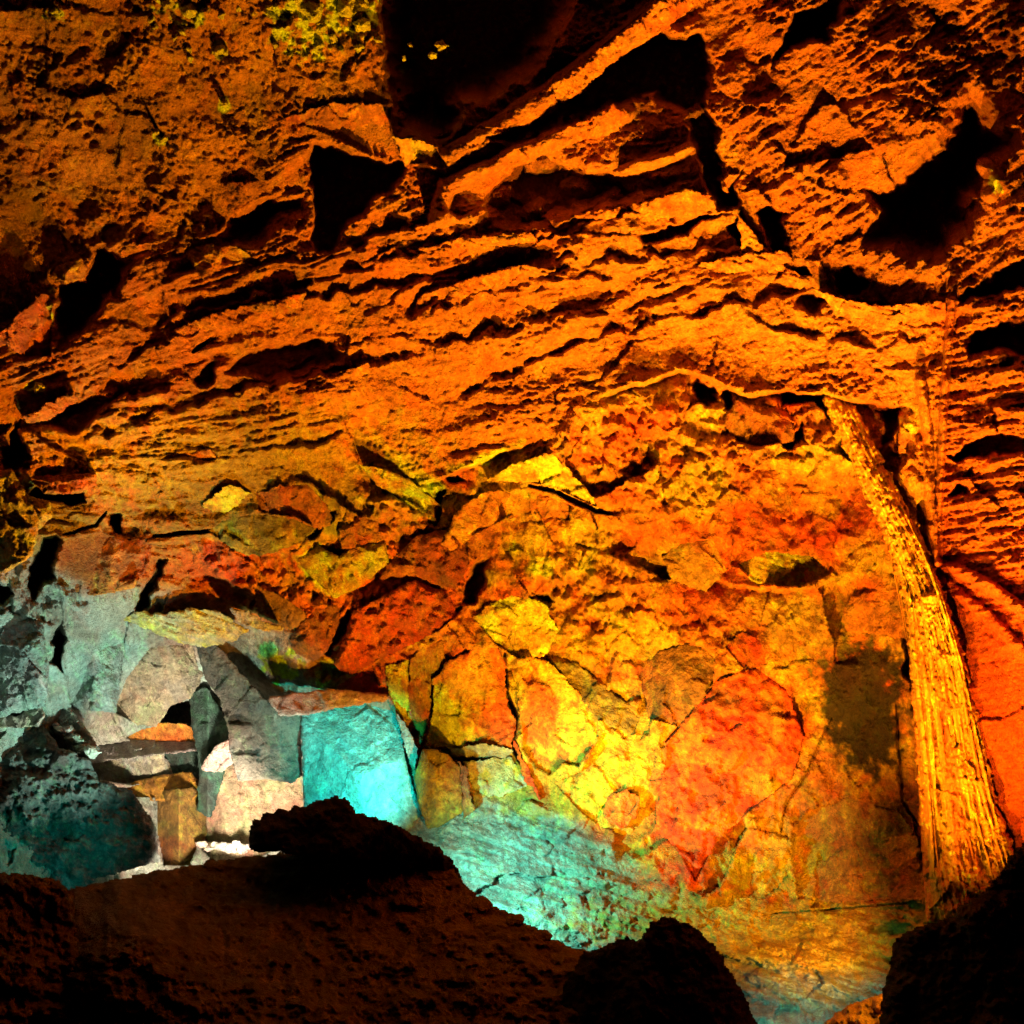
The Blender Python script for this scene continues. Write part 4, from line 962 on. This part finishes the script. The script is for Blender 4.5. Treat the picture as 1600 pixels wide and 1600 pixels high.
# ------------------------------------------------------------------ flowstone running down the right of the back wall
LV = [600, 640, 730, 830, 930, 1040, 1250, 1440]; LU = [1276, 1292, 1332, 1378, 1412, 1422, 1436, 1450]
RU = [1312, 1342, 1384, 1440, 1478, 1512, 1558, 1622]
edge_l = lambda v: np.interp(v, LV, LU)
edge_r = lambda v: np.interp(v, LV, RU)
vv = np.array([618, 660, 700, 750, 800, 850, 900, 960, 1020, 1090, 1170, 1250, 1340, 1440])
poly = [(edge_l(v), v) for v in vv][::-1] + [(edge_r(v), v) for v in vv]
FD = tps([(1300, 640, 10.9), (1360, 760, 10.3), (1420, 880, 9.9), (1450, 980, 9.55), (1470, 1100, 9.3), (1430, 1100, 9.75), (1505, 1100, 9.2), (1490, 1250, 9.1), (1440, 1250, 9.65), (1545, 1250, 8.95),
          (1520, 1430, 8.6), (1455, 1430, 9.1), (1600, 1430, 8.35)])


def across(X, Y):
    return (X - edge_l(Y)) / (edge_r(Y) - edge_l(Y))


def flow_relief(X, Y):
    t = across(X, Y)
    t = t + fbm(X / 60, Y / 130, 4, 311) * .16
    return (fbm(t * 6, Y / 300, 4, 301, .6, True) * .075 + fbm(t * 20, Y / 110, 3, 302, .6) * .028 + fbm(X / 7, Y / 10, 3, 303, .7) * .05 + fbm(X / 34, Y / 60, 3, 312) * .10 + np.sin(np.clip(t, 0, 1) * np.pi) * .10).astype(np.float32)


def flow_color(X, Y, col):
    t = across(X, Y)
    a = sstep(-.1, .3, fbm(t * 11, Y / 260, 4, 304, .6)); r = sstep(.30, .42, t) * sstep(.66, .52, t) * sstep(-.3, .2, fbm(t * 9, Y / 200, 4, 305))
    c = mix((.58, .24, .014), (.60, .46, .025), a)
    c = mix(c, (.54, .13, .012), r * sstep(900, 1150, Y) * .85)
    sp = sstep(.18, .34, fbm(X / 8, Y / 12, 3, 306, .65)) * sstep(-.2, .2, fbm(t * 5, Y / 130, 3, 307))
    return mix(c, (.62, .88, .05), sp * .8)


fs = build(dict(name='flowstone', cat='flowstone', label='tall golden curtain of flowstone streaming down the right of the back wall', poly=poly, col=P_YELLOW, rnd=18, rim=.8, rel=1.6, mat=2, material=M_FLOW,
                thick=.9, step=1.6, wob=1.2), 90, None, FD, flow_relief, flow_color)
rs = np.random.RandomState(4)
for i in range(13):                                   # raised strands on the curtain, each a part
    t0 = .06 + .88 * (i + rs.rand() * .7) / 13
    va = 760 + 230 * rs.rand() if i not in (0, 12) else 900; vb = min(1436, va + 260 + 380 * rs.rand())
    vs = np.linspace(va, vb, 12)
    cx = edge_l(vs) + (edge_r(vs) - edge_l(vs)) * (t0 + .012 * np.sin(vs / 60 + i))
    hw = (2.2 + 3.2 * rs.rand()) * np.sin(np.pi * np.clip((vs - va + 12) / (vb - va + 24), 0, 1)) ** .6
    sp = [(c - h, v) for c, h, v in zip(cx, hw, vs)][::-1] + [(c + h, v) for c, h, v in zip(cx, hw, vs)]
    lift = .02 + .05 * rs.rand()
    build(dict(name='flow_strand', poly=sp, col=P_YELLOW, rnd=4, rel=.5, mat=2, material=M_FLOW, thick=.25, step=1.5, wob=.05, cat='', label=''), 100 + i, fs,
          lambda X, Y, l=lift: FD(X, Y) - .10 - l, lambda X, Y: fbm(X / 4, Y / 16, 2, 310) * .02, flow_color)
# ------------------------------------------------------------------ yellow crystal crusts on the dark ceiling, each a part of it
CEIL = bpy.data.objects['rock_ceiling']
rs = np.random.RandomState(12)
CRUSTS = [(480, 22, 34), (452, 45, 16), (500, 48, 20), (548, 12, 26), (566, 40, 14), (520, 62, 10), (498, 70, 12), (296, 18, 15), (262, 6, 12), (345, 78, 11), (86, 16, 8), (235, 30, 7), (244, 42, 6),
          (284, 50, 7), (276, 58, 6), (297, 80, 7), (298, 92, 5), (350, 160, 7), (255, 218, 7), (246, 206, 5), (690, 72, 9), (676, 88, 7), (632, 92, 6), (640, 70, 5), (345, 22, 10), (372, 14, 8), (60, 606, 12), (78, 478, 7),
          (560, 75, 8), (420, 12, 9), (430, 70, 6), (590, 62, 6)]
for i, (u, v, r) in enumerate(CRUSTS):
    n = 9
    a = np.arange(n) * 2 * np.pi / n
    rr = r * (.75 + .5 * rs.rand(n))
    off = 0 if u < 600 else 2.6
    build(dict(name='crystal_crust', poly=[(u + np.cos(t) * q, v + np.sin(t) * q * .85) for t, q in zip(a, rr)], col=((.78, .90, .03), (.75, .70, .03), (.85, .90, .08)), proud=.10, rnd=max(3, r * .7), rim=1.1,
               rel=1.6, gran=.9, mat=6, thick=.3, step=1.3, wob=.8, mot=.1, label='', cat=''), 130 + i, CEIL)

# ------------------------------------------------------------------ ledges of the layered ceiling that stand out singly, each a part of it
LAYERED = bpy.data.objects['layered_rock_ceiling']
P_LEDGE = ((.48, .155, .017), (.52, .21, .02), (.40, .12, .014))
for i, (pl, pr, ty) in enumerate([
    ([(628, 232), (660, 236), (700, 250), (745, 205), (840, 150), (915, 95), (985, 40), (1030, 0), (1080, -20), (1085, 10), (1040, 45), (960, 95), (900, 150), (800, 215), (760, 235), (720, 262), (690, 270), (650, 255)], .26, .5),
    ([(684, 335), (690, 300), (715, 275), (770, 255), (850, 215), (920, 185), (960, 162), (985, 178), (965, 205), (900, 222), (860, 240), (780, 272), (725, 290), (705, 335)], .22, .5),
    ([(850, 350), (920, 330), (1000, 318), (1070, 295), (1112, 305), (1105, 325), (1040, 345), (980, 365), (900, 375)], .22, .7),
    ([(1270, 452), (1310, 465), (1380, 478), (1480, 470), (1478, 490), (1420, 500), (1370, 505), (1310, 490)], .24, .7),
    ([(230, 545), (262, 520), (330, 490), (420, 470), (480, 458), (470, 480), (400, 504), (330, 534), (260, 562)], .18, .7),
    ([(330, 625), (400, 605), (500, 592), (575, 566), (584, 580), (520, 605), (430, 625), (360, 640)], .20, .7),
    ([(35, 652), (70, 632), (115, 610), (122, 626), (80, 654), (45, 663)], .24, .7),
    ([(640, 505), (656, 462), (740, 432), (820, 412), (865, 422), (760, 455), (690, 486)], .18, .7),
    ([(560, 420), (640, 392), (720, 372), (830, 362), (840, 376), (740, 392), (650, 415), (580, 440)], .18, .7),
    ([(1150, 330), (1190, 380), (1230, 420), (1270, 440), (1250, 455), (1200, 440), (1160, 400)], .12, .3),
    ([(130, 735), (240, 715), (330, 700), (340, 716), (250, 738), (150, 752)], .15, .6),
    ([(1060, 420), (1160, 396), (1230, 392), (1240, 410), (1160, 425), (1080, 440)], .15, .6),
]):
    build(dict(name='rock_ledge', poly=pl, col=P_LEDGE, proud=pr, tilt=(0, ty), planes=[(0, 0, 0, 0, 0)], rnd=8, rim=.7, rel=2.2, mat=1, thick=.45, wob=.8, streaky=i > 2, step=1.7, label='', cat=''), 170 + i, LAYERED)
for i, (u, v, r, pr) in enumerate([(850, 252, 36, -.25), (905, 292, 30, -.3), (1010, 282, 30, -.2), (842, 332, 26, -.2), (775, 305, 24, -.25), (960, 315, 26, -.2), (1050, 205, 16, -.5), (1085, 175, 14, -.6), (930, 240, 22, -.3)]):
    a = np.arange(8) * np.pi / 4
    rr = r * (.75 + .5 * rs.rand(8))
    build(dict(name='rock_lump', poly=[(u + np.cos(t) * q * 1.2, v + np.sin(t) * q * .8) for t, q in zip(a, rr)], col=P_RUSTY, proud=pr, rnd=r * .8, rim=1.0, rel=3.0, gran=.8, mat=6, thick=.6, wob=.6, label='', cat=''), 190 + i, LAYERED)

# ------------------------------------------------------------------ loose stones lying on the mound
MD = tps([x for x in BLOCKS if x['name'] == 'mound'][0]['ctrl'])
for i, (u, v, r, lab) in enumerate([
    (338, 1352, 13, 'small dark stone on the left crest of the mound'), (250, 1372, 9, 'tiny stone on the far left crest of the mound'), (752, 1412, 16, 'dark stone on the sloping edge of the mound below the crowning boulder'),
    (806, 1436, 12, 'rounded stone on the falling right edge of the mound'), (848, 1462, 11, 'stone on the right edge of the mound near its low end'), (450, 1385, 7, 'small flat chip on the mound under the crowning boulder'),
    (560, 1412, 8, 'brown chip lying in the middle of the mound'), (690, 1450, 10, 'brown stone on the right flank of the mound'), (620, 1500, 9, 'lone stone low on the right flank of the mound'),
    (380, 1440, 8, 'small stone on the left flank of the mound')]):
    a = np.arange(8) * np.pi / 4
    rr = r * (.7 + .6 * rs.rand(8))
    build(dict(name='loose_stone', cat='stone', label=lab, group='loose stones on the mound', poly=[(u + np.cos(t) * q * 1.3, v + np.sin(t) * q * .8) for t, q in zip(a, rr)], col=P_BASALT, rnd=r * .7, rim=1.0, rel=1.5,
               gran=.3, mat=5, thick=.15, step=1.2, wob=.5), 210 + i, None, lambda X, Y: MD(X, Y) - .07)

# ------------------------------------------------------------------ rubble at the foot of the blocks
ORD = ['first', 'second', 'third', 'fourth', 'fifth', 'sixth', 'seventh', 'eighth', 'ninth', 'tenth', 'eleventh', 'twelfth']


def stones(n, label, group, spot, size, col, depth, seed):
    r_ = np.random.RandomState(seed)
    for i in range(n):
        (u0, v0), (u1, v1) = spot
        t = (i + .2 + .6 * r_.rand()) / n
        u = u0 + (u1 - u0) * t; v = v0 + (v1 - v0) * t + r_.uniform(-7, 7)
        r = size * r_.uniform(.6, 1.5)
        a = np.arange(7) * 2 * np.pi / 7
        rr = r * (.7 + .6 * r_.rand(7))
        o = dict(name='rubble_stone', cat='stone', label=('%s from the left among the ' % ORD[i]) + label, group=group, poly=[(u + np.cos(q) * k_ * 1.25, v + np.sin(q) * k_ * .8) for q, k_ in zip(a, rr)], col=col, rnd=max(2.5, r * .6), rim=1.0, rel=1.0, mat=2, thick=.25,
                 step=1.0, wob=.15)
        if depth:
            o['abs0'] = depth - .02 * i; o['planes'] = [(0, 0, 0, 0, 0)]
        else:
            o['proud'] = .05; o['planes'] = [(0, 0, 0, 0, 0)]
        build(o, 300 + seed * 20 + i)


stones(12, 'pale pinkish stones heaped left of the passage shelf', 'pale rubble left of the passage shelf', ((84, 1128), (146, 1184)), 9, P_BONE, 12.05, 1)
stones(8, 'small whitish stones at the foot of the peach block', 'white rubble at the foot of the peach block', ((310, 1326), (392, 1326)), 8, P_BONE, 14.8, 2)
